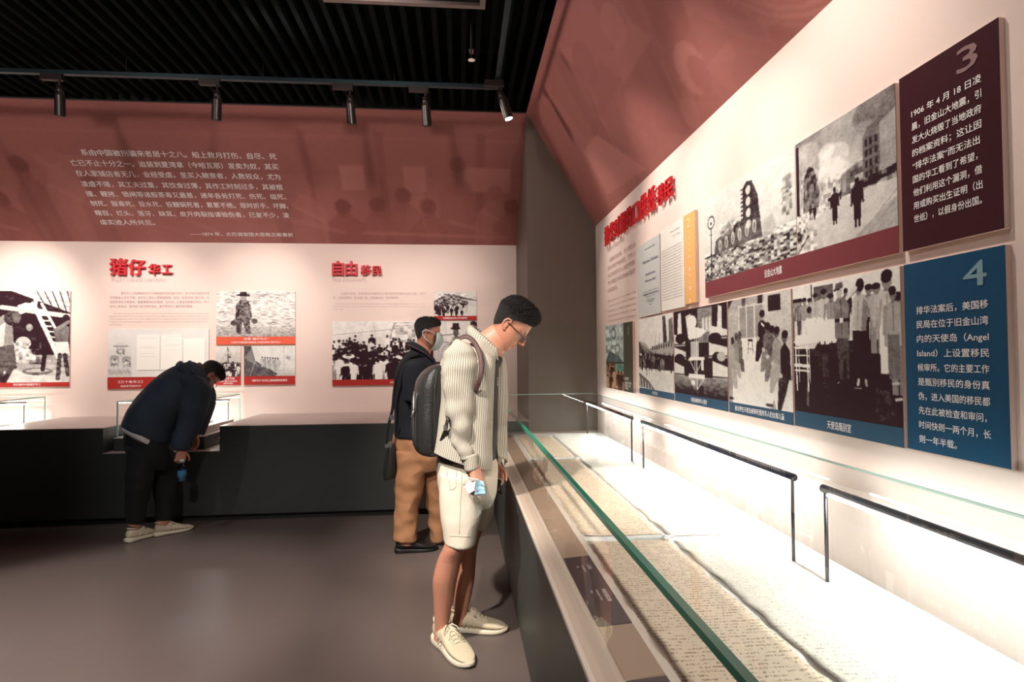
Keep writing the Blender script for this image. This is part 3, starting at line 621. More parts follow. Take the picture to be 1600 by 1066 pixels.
# ------------------------------------------------------------------ quotation on the red band
q = MB(); L_ = [
 ('系由中国被拐骗来者居十之八。船上数月打伤、自尽、死', -3.44, -1.71, .955), ('亡已不止十分之一。迨装到夏湾拿（今哈瓦那）发卖为奴，其买', -3.575, -1.715, .85), ('在人家铺店者无几，业经受虐。至买入糖寮者，人数较众，尤为', -3.575, -1.718, .745),
 ('凌虐不堪，其工夫过重，其饮食过薄，其作工时刻过多，其被棍', -3.575, -1.72, .635), ('撞、鞭拷、锁闸等诸般荼毒又最甚，递年各处打死、伤死、缢死、', -3.575, -1.71, .53), ('刎死、服毒死、投水死、投糖锅死者，累累不绝。现时折手、坏脚、', -3.58, -1.71, .425),
 ('瞎目、烂头、落牙、缺耳、皮开肉裂指请验伤者，已复不少，凌', -3.58, -1.722, .318), ('虐实迹人所共见。', -3.58, -3.06, .212)]
for s_, a, b, v in L_: put_text(q, FASC, s_, a, v, .066, .002, b-a, .018, tall=1.0)
put_text(q, FASC, '——1874 年，古巴调查团大臣陈兰彬奏折', -2.76, .09, .05, .002, 1.03, .018)
tag(q.build('wall_quotation', WHITE_INK), 'white quotation of eight lines lettered on the leaning red band', 'lettering')

# ------------------------------------------------------------------ raised red titles
def title(pl, chars, label, depth, n0):
    t = thing('raised_title', label, 'lettering', pl.p(chars[0][1], chars[0][2], 0), 'red raised wall titles')
    for (ch, u, v, size, wd) in chars:
        m = MB(); put_text(m, pl, ch, u, v, size, n0, wd, .05 if pl is BACK else .03, depth/2); m.build('letter', REDL, t)
    return t
title(BACK, [('猪', -3.565, 2.285, .185, .165), ('仔', -3.38, 2.285, .175, .155), ('华', -3.19, 2.285, .12, .11), ('工', -3.06, 2.29, .12, .10)], 'red raised four character title on the cream wall above the bending man', .03, .005)
title(BACK, [('自', -1.34, 2.29, .165, .115), ('由', -1.205, 2.29, .165, .12), ('移', -1.045, 2.29, .115, .105), ('民', -.925, 2.29, .11, .095)], 'red raised four character title on the cream wall left of the masked man', .03, .005)
ch = []; u = -4.81
for c_ in '排华时期的口供纸': ch.append((c_, u, 2.350, .170, .130)); u += .162
u += .03
for c_ in '移民': ch.append((c_, u, 2.348, .135, .112)); u += .132
RT = title(RIGHT, ch, 'long red raised title running along the cream right wall below the slope', .015, .012)
sub = MB(); put_text(sub, BACK, 'PIGLET CHINESE LABORERS', -3.56, 2.205, .05, .002, .52, .0)
tag(sub.build('wall_subtitle', PALE_INK), 'faint English line under the red title above the bending man', 'lettering')
sub = MB(); put_text(sub, BACK, 'FREE EMIGRANTS', -1.34, 2.212, .05, .002, .345, .0)
tag(sub.build('wall_subtitle', PALE_INK), 'faint English line under the red title beside the masked man', 'lettering')
def para(pl, rows, label, ink=PALE_INK):
    m = MB()
    for (s_, a, b, v, sz) in rows: put_text(m, pl, s_, a, v, sz, .002, b-a, .0)
    return tag(m.build('wall_text', ink), label, 'lettering', 'small printed wall texts')
para(BACK, [('猪仔华工大规模被贩卖到中南美洲和东南亚部分地方，是19世纪中期世界黑', -3.47, -2.60, 2.075, .03), ('奴贸易废止后的产物。诺尼华工基本上都是被欺骗、胁迫、拐卖到澳门猪仔馆，然', -3.578, -2.60, 2.03, .03),
            ('后被贩卖到中南美洲、夏威夷等地的种植园、伐木场，从事极其繁重的劳动。他们', -3.578, -2.60, 1.985, .03), ('没有人身自由，其中绝大部分客死他乡，是华侨历史上最苦难的篇章。', -3.578, -2.76, 1.94, .03),
            ('The trade of the large-scale selling Piglet Chinese Laborers to Central and South America and to some parts of Southeast Asia', -3.54, -2.61, 1.872, .016), ('happened after the Slave Trade was annulled in the mid-19th century. Basically, this type of laborers was all cheated and forced to be', -3.58, -2.61, 1.844, .016),
            ('sold to the piggy house in Macao, then resold to plantations and tree choppings in Central and South America and Hawaii, doing the', -3.58, -2.61, 1.816, .016), ('hardest toil. They had no personal freedom, and most of them died in a strange land. Such is the bloodiest chapter in the history of', -3.58, -2.61, 1.788, .016), ('overseas Chinese.', -3.58, -3.46, 1.760, .016)], 'small grey Chinese and English paragraph above the three faces panel')
para(BACK, [('为谋求活路，另有部分中国农村少数贫民背井离乡远走东南，他们', -1.26, -.37, 2.075, .03), ('亚、北美洲等地，或淘金矿场，或垦殖农园，或种植橡胶。', -1.34, -.64, 2.03, .03), ('In order to make a living, yet riding and breakthroughs some of Chinese farmers paid their own to go to work', -1.32, -.37, 1.972, .016), ('abroad. Most of them went to Southeast Asia, North America and other places to exploit the mines and plant', -1.34, -.37, 1.944, .016), ('rubber trees.', -1.34, -1.23, 1.916, .016)], 'small grey paragraph left of the masked man above the crowd photo')
para(RIGHT, [('ENTRY BY CONFESSION PAPERS', -4.80, -4.30, 2.285, .04)] + [(s_, -4.80 if i_ else -4.74, -4.02 if i_ < 4 else -4.5, 2.19-.062*i_, .04) for i_, s_ in enumerate(('美国排华时期，华人移民的', '身份须经严格审问，许多人', '以口供纸作为入境的凭据，', '熟记家庭与村庄的各项细节', '以备查问。'))] +
     [(s_, -4.80, -4.02 if i_ < 5 else -4.3, 1.86-.042*i_, .022) for i_, s_ in enumerate(('During the years of exclusion the', 'newcomers had to answer long lists', 'of questions. Confession papers were', 'learnt by heart during the voyage', 'so that each answer would agree', 'with the others.'))], 'faint paragraph beneath the red title at the far end of the right wall')

# ------------------------------------------------------------------ photo panels
def panel(pl, u0, u1, v0, v1, label, cap=0, capm=None, texts=(), pic=None, basem=None, th=.022, group='photo panels', pu=None, name='photo_panel', textm=None, pl_n=0):
    th = .016
    t = thing(name, label, 'wall panel', pl.p((u0+u1)/2, v0, 0), group)
    m = MB(); pl.slab(m, u0, u1, v0, v1, .001, th); m.build('board', BOARD, t)
    if basem: m = MB(); pl.slab(m, u0, u1, v0, v1, th, th+.001); m.build('print_sheet', basem, t)
    if cap:
        m = MB(); pl.slab(m, u0, u1, v0, v0+cap, th, th+.0015); m.build('caption_strip', capm, t)
    if pic is not None:
        a = pu or (u0, u1); sheet('photo_print', pl, a[0], a[1], v0+cap, v1, th+.001, pic, PHOTO, t)
    if texts:
        m = MB()
        for (s_, u, v, sz, wd, al) in texts: put_text(m, pl, s_, u, v, sz, th+.0025, wd, .02, align=al)
        m.build('lettering', textm or WHITE_INK, t)
    return t

def pic_ship_ladder():
    p = Pic(150, 200, .12); p.grad(0, 0, 100, 30, .8, .5); p.poly([(0, 0), (0, 28), (20, 18), (70, 6), (60, 0)], .82)
    p.poly([(30, 100), (100, 76), (100, 100)], .82); p.poly([(38, 84), (62, 92), (60, 80), (40, 74)], .95); p.fuzz(50, 78, 100, 100, 5, .25, 2)
    for i in range(5): p.line(60+i*9, 100, 75+i*7, 76, 1.2, .2)
    p.line(0, 96, 55, 88, 4, .2); p.line(20, 82, 100, 72, 5, .75)
    p.line(56, 86, 88, 24, 4, .92); p.line(66, 86, 100, 30, 2.5, .9)
    for i in range(10): p.line(58+i*3.2, 80-i*6, 68+i*3.2, 79-i*6, 1.6, .85)
    p.ell(52, 60, 4, 4, .6); p.fuzz(30, 22, 80, 62, 6, .12, 5)
    p.ell(45, 43, 9, 7, .75); p.ell(42, 30, 14, 10, .6); p.line(30, 42, 56, 27, 6, .8); p.fuzz(36, 20, 66, 44, 4, .3, 3)
    p.poly([(12, 36), (8, 50), (12, 68), (22, 74), (32, 62), (34, 42), (30, 36)], .5); p.poly([(14, 60), (14, 40), (22, 38), (24, 66)], .8); p.ell(32, 70, 10, 8, .22); p.ell(37, 71, 5, 6, .35)
    p.poly([(12, 38), (34, 42), (38, 16), (30, 12), (14, 14)], .3); p.line(18, 16, 20, 1, 6, .25); p.line(30, 14, 22, 0, 5, .22)
    p.poly([(80, 58), (84, 42), (98, 42), (99, 60), (92, 64)], .35); p.ell(95, 69, 5, 5, .2); p.line(84, 58, 98, 66, 3.5, .45); p.poly([(82, 44), (98, 44), (100, 30), (84, 32)], .85); p.line(88, 30, 86, 4, 4, .25); p.line(94, 30, 98, 8, 4, .25)
    p.ell(62, 12, 18, 4, .35); p.ell(62, 13, 14, 2, .7); p.line(70, 30, 68, 14, 4, .15); p.fuzz(0, 0, 100, 24, 8, .08, 3); p.box3(1); return p.tone()
def pic_faces():
    p = Pic(210, 120, .74); p.grad(0, 0, 24, 100, .60, .76)
    def face(cx, cy, r, hat=False, seed=1):
        p.ell(cx, cy, r, r*2.1, .30); p.ell(cx, cy, r*.92, r*1.98, .74); rr = random.Random(seed)
        for i in range(44): a = rr.uniform(0, 6.28); q_ = rr.uniform(.5, 1); x = cx+math.cos(a)*r*q_; y = cy+math.sin(a)*r*1.9*q_; p.line(x, y, x+rr.uniform(-1, 1), y-rr.uniform(1, 5), .8, .12)
        p.line(cx-r*.6, cy+r*.5, cx-r*.1, cy+r*.5, 1.2, .1); p.line(cx+r*.2, cy+r*.5, cx+r*.7, cy+r*.5, 1.2, .1); p.line(cx+.1*r, cy+r*.3, cx+.2*r, cy-r*.6, .9, .25); p.line(cx-.3*r, cy-r*1.2, cx+.5*r, cy-r*1.2, 1, .2)
        if hat: p.ell(cx, cy+r*2.2, r*1.7, 3.5, .5); p.poly([(cx-r, cy+r*2.2), (cx-r*.8, cy+r*4), (cx+r*.8, cy+r*4), (cx+r, cy+r*2.2)], .62); p.line(cx-r*1.7, cy+r*2.2, cx+r*1.7, cy+r*2.2, 1.2, .2)
        else: p.poly([(cx-r, cy+r), (cx-r*.9, cy+r*2.4), (cx, cy+r*2.9), (cx+r*.9, cy+r*2.4), (cx+r, cy+r)], .28, .8)
    face(13, 55, 4.2, True, 2); face(7, 33, 4.6, False, 3); face(18.5, 31, 4.6, False, 4)
    for i in range(40):
        x = 1+(i*37 % 22); p.line(x, 18-(i % 5)*2, x+1.5, 4+(i % 7), .8, .3)
    p.box3(1); return p.tone((.05, .04, .05), (.88, .88, .84), .8, .02)
def pic_paper(kind):
    p = Pic(60, 90, .9); r = random.Random(kind); 
    rows = {1: (92, 90, 88, 66, 63, 60, 50, 47, 38), 2: (96, 93, 90, 84, 72, 68, 56), 3: tuple(range(84, 10, -5))}[kind]
    for y in rows:
        x = r.uniform(8, 40) if kind == 2 else 14
        for _ in range(9): L2 = r.uniform(3, 8); p.line(x, y, min(x+L2, 92), y, 1.0, .55 if kind != 3 else .8); x += L2+2
    p.box3(1); return p.tone((.1, .09, .09), (.93, .92, .85), .8, .01)
def pic_hat_man():
    p = Pic(150, 112, .82, .60); r = random.Random(3); p.fuzz(0, 22, 100, 100, 5, .16, 2)
    for _ in range(230): x = r.uniform(0, 100); y = r.uniform(20, 98); L2 = r.uniform(2, 8); p.line(x, y, x+L2, y+r.uniform(-3, 1), r.uniform(.8, 1.8), r.choice((.35, .45, .98, .6)), .8)
    p.grad(0, 0, 100, 22, .42, .62, .7); p.fuzz(0, 0, 100, 24, 3, .15, 1.5)
    p.poly([(24, 36), (25, 70), (31, 82), (38, 82), (43, 70), (44, 36)], .34); p.line(30, 76, 26, 40, 4, .25); p.line(40, 76, 44, 44, 4, .25); p.poly([(26, 40), (25, 8), (31, 6), (33, 34), (38, 8), (44, 6), (42, 40)], .3)
    p.fuzz(25, 8, 44, 80, 3, .12, 4); p.ell(34, 86, 4, 6, .55); p.ell(34, 91, 9, 2.5, .15); p.poly([(29, 91), (30, 98), (38, 98), (39, 91)], .18); p.ell(22, 30, 4, 6, .3); p.ell(48, 34, 4, 6, .3); p.line(22, 36, 26, 42, 1.5, .3); p.box3(1); return p.tone()
def pic_mast():
    p = Pic(70, 90, .72, 1.26); p.grad(0, 40, 100, 100, .65, .85); p.line(50, 40, 48, 96, 3, .25); p.line(20, 45, 48, 92, 1, .4); p.line(80, 45, 48, 92, 1, .4); p.line(38, 70, 60, 72, 2, .3); p.rect(46, 60, 60, 68, .3)
    p.rect(0, 0, 100, 44, .3); p.crowd(2, 98, -8, 26, 26, 60, .1, .75); p.box3(1); return p.tone()
def pic_hull():
    p = Pic(130, 90, .86, .61); p.grad(0, 0, 100, 30, .62, .85); p.poly([(0, 0), (0, 100), (14, 100), (22, 52), (66, 8), (60, 0)], .28); p.poly([(0, 60), (14, 92), (20, 56), (30, 30)], .42); p.line(22, 50, 12, 0, 1.0, .75)
    for i in range(7): p.fig(36+i*5, 30-i*2.6, 34+i*2, .35, body=.55 if i % 2 else .7, skin=.3)
    p.line(78, 0, 78, 100, 1, .6); p.ell(86, 60, 5, 6, .6); p.line(84, 66, 88, 52, 1, .4); p.box3(1); return p.tone((.04, .03, .04), (.84, .86, .82))
def pic_street():
    p = Pic(110, 90, .8, .58); p.poly([(0, 60), (30, 88), (30, 40), (0, 30)], .4); p.poly([(24, 90), (60, 84), (80, 60), (80, 44), (26, 40)], .45); p.fuzz(10, 36, 80, 90, 6, .25, 5); p.rect(80, 40, 100, 78, .75); p.poly([(62, 70), (100, 60), (100, 64), (62, 78)], .3)
    p.crowd(0, 78, -6, 22, 38, 46, .12, .7); p.poly([(70, 0), (100, 0), (100, 30), (80, 26)], .8); p.box3(1); return p.tone()
def pic_hatguy():
    p = Pic(110, 130, .86, 1.36); p.rect(0, 60, 30, 100, .8); p.line(0, 74, 60, 78, 1.5, .3); p.line(0, 70, 50, 60, 1, .4); p.poly([(38, 20), (36, 60), (44, 72), (60, 74), (72, 64), (74, 20)], .5); p.rect(42, 24, 50, 66, .92); p.poly([(48, 70), (52, 66), (56, 72), (54, 84), (46, 84)], .35); p.ell(51, 80, 6.5, 7, .3); p.ell(50, 87, 12, 2.5, .14); p.poly([(42, 87), (44, 96), (58, 96), (59, 87)], .2)
    for i in range(16): p.line(0, 14+i*3.2, 44, 24+i*2.6, 1, .3)
    p.rect(0, 0, 40, 30, .2); p.fuzz(0, 0, 40, 30, 5, .4, 4); p.crowd(74, 100, 40, 74, 30, 14, .15, .7); p.box3(1); return p.tone()
def pic_bigcrowd():
    p = Pic(230, 150, .84, .585); p.grad(0, 50, 100, 100, .80, .88); p.line(0, 76, 100, 92, .7, .45); p.line(20, 50, 34, 100, .6, .6); p.line(44, 60, 40, 98, .6, .6)
    for i in range(4): p.line(56, 60+i*4, 60+i, 94+i, .8, .5); p.line(60, 96-i*5, 100, 98-i*4, .9, .45)
    p.poly([(60, 60), (62, 90), (100, 92), (100, 60)], .66, .7); p.fuzz(58, 50, 100, 90, 4, .22, 5); p.rect(0, 0, 100, 46, .5); p.crowd(0, 100, 12, 44, 32, 60, .12, .85, .1); p.crowd(0, 100, -14, 12, 46, 46, .08, .92, .25)
    for cx, cy in ((16, 40), (14, 27)): p.ell(cx, cy, 6, 4, .93); p.ell(cx, cy+2, 3, 2, .3)
    p.ell(74, 14, 5, 8, .08); p.box3(1); return p.tone()
PB = 'panels on the back wall'; PR = 'panels on the right wall'
panel(BACK, -4.75, -3.95, 1.137, 2.107, 'tall photo of workers below a ship ladder at the left edge', .045, CAPRED, [('被拐骗的中国猪仔华工', -4.35, 1.152, .024, .26, 'c')], pic_ship_ladder(), group=PB)
t = panel(BACK, -3.585, -2.595, 1.105, 1.718, 'panel with three sketched faces and old papers behind the bending man', .12, CAPRED, [('《三个老华工》', -3.36, 1.165, .03, .24, 'c'), ('油画家司徒乔作', -3.36, 1.125, .022, .2, 'c')], pic_faces(), group=PB)
for k, (a, b, c_, d_) in enumerate(((-3.30, -3.075, 1.296, 1.655), (-3.065, -2.855, 1.296, 1.655), (-2.84, -2.63, 1.292, 1.615))):
    m = MB(); BACK.slab(m, a, b, c_, d_, .0175, .023); bo = m.build('document_reproduction', PAPER, t); sheet('document_print', BACK, a, b, c_, d_, .0235, pic_paper(k+1), PHOTO, bo)
panel(BACK, -2.521, -1.725, 1.551, 2.109, 'photo of a labourer in a hat over an orange caption', .082, CAPORANGE, [('秘鲁“猪仔华工”', -2.12, 1.60, .026, .25, 'c'), ('19世纪中期秘鲁钦查群岛上挖掘鸟粪的“猪仔华工”', -2.12, 1.566, .02, .5, 'c')], pic_hat_man(), group=PB)
panel(BACK, -2.525, -2.275, 1.13, 1.535, 'small photo of a crowd below a mast, right of the bending man', .09, CAPRED, [('美国排华船', -2.40, 1.19, .024, .13, 'c'), ('中国劳工满载于赴美洲的船上', -2.40, 1.165, .017, .19, 'c'), ('（资料图）', -2.40, 1.142, .017, .10, 'c')], pic_mast(), group=PB)
panel(BACK, -2.243, -1.725, 1.13, 1.534, 'small photo of workers beside a dark hull over a red caption', .09, CAPRED, [('“猪仔华工”在古巴上船前接受体检情况', -1.985, 1.165, .026, .36, 'c')], pic_hull(), group=PB)
panel(BACK, -.277, .182, 1.80, 2.112, 'small street crowd photo above the masked man', .045, CAPRED, [('在美国旧金山街上的中国移民', -.05, 1.814, .022, .26, 'c')], pic_street(), group=PB)
panel(BACK, -.277, .182, 1.11, 1.79, 'photo of a man in a dark hat between the two visitors on the right', .055, CAPRED, [('北美淘金的华工', -.05, 1.128, .022, .2, 'c')], pic_hatguy(), group=PB)
panel(BACK, -1.344, -.285, 1.11, 1.792, 'wide photo of a crowd on a ship deck behind the masked man', .062, CAPRED, [('在船上的自由移民华侨', -.62, 1.13, .022, .25, 'c')], pic_bigcrowd(), group=PB)

def pic_inspect():
    p = Pic(190, 230, .88, .865); p.rect(0, 0, 100, 55, .14); p.grad(0, 0, 100, 55, .10, .20); p.rect(21, 55, 22.5, 99, .25); p.rect(24, 70, 44, 97, .30); p.poly([(0, 88), (3, 60), (20, 56), (20, 80)], .70)
    def man(x, y, h, skin, top, legs, w=1.0, hair=.08):
        q = h*.15*w; p.poly([(x-q*.75, y), (x-q*.8, y+h*.50), (x+q*.8, y+h*.50), (x+q*.75, y), (x+q*.1, y), (x, y+h*.44), (x-q*.1, y)], legs)
        p.poly([(x-q*.72, y+h*.48), (x-q*.85, y+h*.65), (x-q*1.15, y+h*.78), (x-q*.5, y+h*.84), (x+q*.5, y+h*.84), (x+q*1.15, y+h*.78), (x+q*.85, y+h*.65), (x+q*.72, y+h*.48)], top)
        p.line(x-q*1.1, y+h*.78, x-q*1.3, y+h*.5, h*.055, top*.92); p.line(x+q*1.1, y+h*.78, x+q*1.3, y+h*.5, h*.055, top*.92)
        p.line(x, y+h*.52, x, y+h*.8, h*.012, top*.7); p.rect(x-q*.25, y+h*.82, x+q*.25, y+h*.87, skin*.8); p.ell(x, y+h*.915, q*.48, h*.072, skin); p.ell(x-q*.05, y+h*.955, q*.52, h*.05, hair)
        p.line(x-q*.2, y+h*.915, x+q*.25, y+h*.915, h*.012, skin*.5)
    for x, t in ((2, .3), (5.5, .55), (9, .35), (14, .5)): man(x, 56, 34, .45, t, .25 if t < .5 else .8)
    man(19.5, 60, 29, .45, .6, .3); man(26, 57, 35, .42, .66, .92); man(35, 53, 41, .40, .72, .96); man(42, 54, 36, .4, .5, .92)
    p.poly([(10, 56), (12, 68), (16, 74), (23, 73), (28, 64), (29, 54)], .95); p.line(16, 60, 14, 68, .8, .6); p.ell(19, 77.5, 2.6, 4.2, .5); p.ell(19, 80, 2.7, 2.6, .1)
    p.poly([(1, 55), (4, 61), (27, 61), (31, 58), (26, 53), (4, 52)], .97); p.poly([(4, 53), (10, 50), (24, 50), (28, 55)], .8)
    for x in (2.5, 15.5): p.line(x, 52, x+1.2, 17, 1.5, .93)
    for x in (6, 18): p.line(x, 50, x+.6, 24, .9, .8)
    for y, w_ in ((51, 1.6), (37, 2.6), (33, 1.3), (45, .8)): p.line(1.5, y, 17.5, y-.5, w_, .93)
    p.fig(56, 56, 36, .12, body=.16, legs=.1, skin=.35); man(76, 50, 42, .40, .45, .12); man(82, 46, 46, .42, .60, .5)
    p.poly([(45, 57), (45.5, 70), (44, 80), (48, 86), (55, 86), (59, 80), (58, 66), (59, 56)], .40); p.line(46, 81, 56, 76, 2.8, .46); p.line(55, 84, 64, 89, 3.2, .40); p.rect(45.5, 68.5, 58.5, 71, .10); p.rect(50, 68, 53, 71.5, .92); p.line(52, 60, 52, 68, .8, .2); p.line(52, 72, 51, 84, .8, .22)
    p.poly([(47, 57), (48, 40), (49, 27), (52, 27), (53, 42), (55, 42), (56, 28), (58, 28), (58, 57)], .26); p.line(49, 28, 46, 25, 1.6, .12); p.line(57, 28, 60, 25.5, 1.6, .12); p.line(49, 26, 46.5, 24.6, .5, .7)
    p.ell(50, 90, 2.7, 4.4, .62); p.poly([(45.5, 92), (47, 96.5), (53, 97), (54, 92.5)], .30); p.line(45, 91.5, 50, 92, 1.2, .12)
    p.poly([(63, 62), (62, 74), (61.5, 82), (65, 86), (71, 86), (75, 81), (74, 70), (73, 60)], .66); p.poly([(69, 62), (71, 84), (75, 80), (73, 60)], .42); p.line(62.5, 80, 61, 58, 2.4, .74); p.line(66, 66, 67, 82, .8, .45)
    p.poly([(61.5, 62), (62, 44), (64, 28), (73, 27), (75, 45), (74, 61)], .07); p.line(66, 28, 65, 24, 2.4, .72); p.line(72, 28, 72.5, 25, 2.2, .6); p.line(62, 23, 69, 23.4, 1.8, .06); p.line(62.5, 22.4, 68, 22.6, .5, .75)
    p.ell(67.5, 90.5, 3.0, 5.0, .42); p.ell(68.6, 92.5, 3.6, 4.6, .07); p.line(57, 85, 65, 91, 3.0, .8)
    man(90, 33, 64, .48, .72, .96, .82); p.ell(90, 95.5, 4.4, 4.0, .08); p.poly([(84, 34), (86, 68), (94, 68), (96, 33)], .95); p.line(90, 36, 90, 66, .7, .6); p.line(85.5, 80, 83, 62, 2.2, .55)
    man(97.5, 20, 64, .45, .62, .42, .7); man(94.2, 30, 58, .42, .55, .35, .6); p.line(95, 17, 99, 18, 1.8, .75); p.line(93, 27, 97, 27.5, 1.6, .7)
    p.poly([(78, 2), (80, 24), (90, 22), (96, 3)], .30, .5); p.poly([(33, 8), (32, 46), (38, 46), (39, 8)], .26, .5); p.poly([(14, 6), (15, 20), (17, 20), (17, 5)], .5, .6); p.box3(1); return p.tone(grain=.035)
def pic_ruins():
    p = Pic(180, 130, .80, .51); p.grad(0, 30, 100, 100, .76, .84); 
    p.poly([(0, 0), (0, 30), (30, 34), (60, 28), (100, 26), (100, 0)], .5); p.fuzz(0, 0, 100, 34, 3, .38, 3)
    p.poly([(14, 30), (16, 46), (44, 56), (68, 52), (70, 30)], .3)
    for i in range(6): p.ell(22+i*8, 38+i*1.2, 2, 7, .75); p.ell(22+i*8, 37+i*1.2, 1.2, 5, .4)
    p.poly([(50, 50), (50, 88), (54, 94), (60, 92), (66, 74), (68, 50)], .22)
    for i in range(4): p.ell(56, 84-i*12, 2.6, 4.6, .78)
    for i in range(9): p.rect(48, 50+i*4.6, 50.5, 52+i*4.6, .2)
    p.poly([(24, 48), (24, 58), (34, 60), (36, 56), (38, 64), (40, 52)], .6); p.fuzz(22, 46, 44, 62, 3, .2, 4); p.poly([(88, 40), (89, 76), (96, 78), (97, 40)], .55); p.fuzz(88, 40, 97, 78, 3, .25, 3); p.poly([(70, 26), (72, 46), (80, 48), (84, 30)], .62, .7)
    d = np.hypot((p.x-10), (p.y-70)*.62); p.a = np.where((d < 5) & (d > 4), .12, p.a); p.ell(10, 69, 1, 2.2, .1); p.line(10, 0, 10, 62, 2.0, .15); p.line(8, 55, 12, 55, 1.5, .15); p.line(0, 4, 50, 18, 1.5, .3); p.box3(1); return p.tone((.03, .015, .02), (.86, .88, .82))
def pic_firestreet():
    p = Pic(150, 170, .55, .84); p.grad(0, 30, 100, 100, .72, .45); p.fuzz(0, 50, 100, 100, 14, .10, 10); p.box3(4)
    for cx, cy, r, t in ((12, 84, 16, .7), (50, 92, 20, .6), (85, 90, 22, .28), (70, 76, 14, .5), (44, 70, 16, .9), (40, 62, 14, .99), (50, 58, 10, 1.0), (36, 78, 9, .97)): p.ell(cx, cy, r, r*.7, t, .6)
    p.box3(6); p.poly([(8, 30), (10, 66), (16, 74), (22, 70), (28, 48), (26, 30)], .25, .85); p.fuzz(6, 34, 28, 72, 3, .15, 4)
    p.poly([(0, 10), (0, 96), (4, 96), (4, 40), (6, 10)], .15); p.poly([(0, 34), (30, 36), (30, 24), (0, 20)], .75); p.fuzz(0, 18, 34, 36, 3, .3, 3)
    p.poly([(72, 36), (72, 72), (76, 80), (100, 86), (100, 34)], .32); p.poly([(86, 34), (87, 78), (100, 84), (100, 34)], .5)
    for i in range(3):
        for j in range(4): p.rect(74+i*4.2, 42+j*8, 76+i*4.2, 47+j*8, .12)
    p.poly([(50, 36), (52, 54), (72, 58), (72, 34)], .42); p.fuzz(50, 34, 72, 58, 4, .22, 5)
    p.poly([(30, 34), (34, 50), (50, 48), (50, 34)], .7); p.fuzz(30, 30, 50, 56, 3, .22, 4); p.poly([(0, 0), (14, 22), (40, 34), (56, 36), (100, 34), (100, 0)], .74)
    p.poly([(56, 36), (100, 38), (100, 44), (64, 42)], .2); p.fuzz(56, 34, 100, 44, 4, .2, 4); p.poly([(60, 0), (100, 22), (100, 0)], .6); 
    for i in range(5): p.line(66+i*8, 0, 100, 26-i*6, .7, .5)
    p.line(0, 0, 14, 14, 2, .3); p.fuzz(0, 0, 24, 22, 4, .25, 3)
    p.fig(66, 8, 38, .1, body=.12, legs=.1, skin=.12); p.fig(44, 16, 30, .1, body=.15, legs=.12, skin=.2); p.line(38, 38, 44, 36, 3, .12); p.fig(22, 26, 12, .1, body=.1); p.fig(17, 27, 12, .1, body=.12); p.fig(50, 34, 8, .1, body=.1); p.box3(1); return p.tone()
def pic_steamer():
    p = Pic(110, 130, .86, .72); p.poly([(30, 46), (34, 56), (60, 62), (100, 66), (100, 46)], .55)
    for i in range(9): p.rect(42+i*6.4, 54+i*.5, 45+i*6.4, 59+i*.5, .25)
    p.poly([(74, 62), (72, 98), (80, 98), (84, 64)], .25); p.poly([(88, 62), (88, 92), (98, 94), (100, 64)], .35); p.line(50, 60, 54, 74, 1, .3); p.line(62, 62, 64, 76, 1, .3); p.line(86, 60, 98, 88, 1, .3)
    p.poly([(0, 50), (0, 68), (12, 62), (34, 54), (34, 48)], .25); p.poly([(0, 68), (22, 64), (40, 52), (20, 50)], .5, .7); p.poly([(0, 30), (0, 46), (40, 50), (100, 46), (100, 28), (60, 28)], .2); p.crowd(0, 100, 24, 36, 18, 70, .06, .35, .3); p.rect(0, 0, 100, 24, .82)
    p.poly([(0, 2), (0, 22), (30, 12), (50, 0)], .3)
    for i in range(5): p.line(4+i*9, 0, 2+i*9, 16-i*3, 2.6, .8)
    p.line(24, 18, 26, 28, 2, .15); p.box3(1); return p.tone()
def pic_bunks():
    p = Pic(120, 165, .16, .70); p.grad(0, 0, 100, 22, .12, .5); p.fuzz(0, 0, 100, 22, 6, .08, 3); p.rect(50, 0, 60, 12, .1)
    p.poly([(8, 70), (10, 96), (16, 98), (18, 70)], .85); p.poly([(30, 72), (26, 92), (36, 94), (38, 70)], .8); p.poly([(84, 74), (86, 98), (92, 96), (92, 72)], .85); p.rect(50, 60, 76, 98, .42); p.fuzz(50, 60, 76, 98, 4, .06, 2)
    for x in (58, 64, 70): p.poly([(x, 86), (x+4, 88), (x+5, 72), (x, 72)], .8)
    p.ell(38, 84, 10, 8, .95); p.ell(44, 72, 14, 6, 1.0)
    p.poly([(30, 68), (36, 74), (60, 76), (66, 72), (54, 66), (34, 64)], .97)
    for (x0, y0, x1, y1) in ((0, 44, 26, 50), (0, 24, 22, 32), (70, 46, 100, 54), (76, 24, 100, 34), (0, 60, 24, 66), (72, 66, 100, 72)):
        p.poly([(x0, y0), (x0, y1+6), (x1, y1), (x1, y0)], .85); p.line(x0, y0-2, x1, y0-2, 2, .55)
    for x0, y0 in ((14, 66), (80, 64), (86, 44), (12, 42)): p.ell(x0, y0, 11, 6, .08)
    p.ell(90, 45, 7, 5, .65)
    for x in (43, 47): p.rect(x, 8, x+1.4, 76, .85)
    p.poly([(30, 40), (34, 44), (62, 44), (62, 41)], .95); p.poly([(30, 20), (32, 25), (62, 25), (62, 20)], .97); p.rect(36, 44, 52, 62, .8, .8); p.line(34, 40, 46, 26, 1.2, .85); p.line(58, 40, 46, 26, 1.2, .85); p.line(34, 20, 42, 8, 1.2, .85); p.line(60, 20, 48, 8, 1.2, .85); p.ell(40, 15, 4, 3, .9); p.rect(56, 30, 60, 44, .9)
    p.box3(1); return p.tone((.03, .012, .018), (.87, .87, .83))
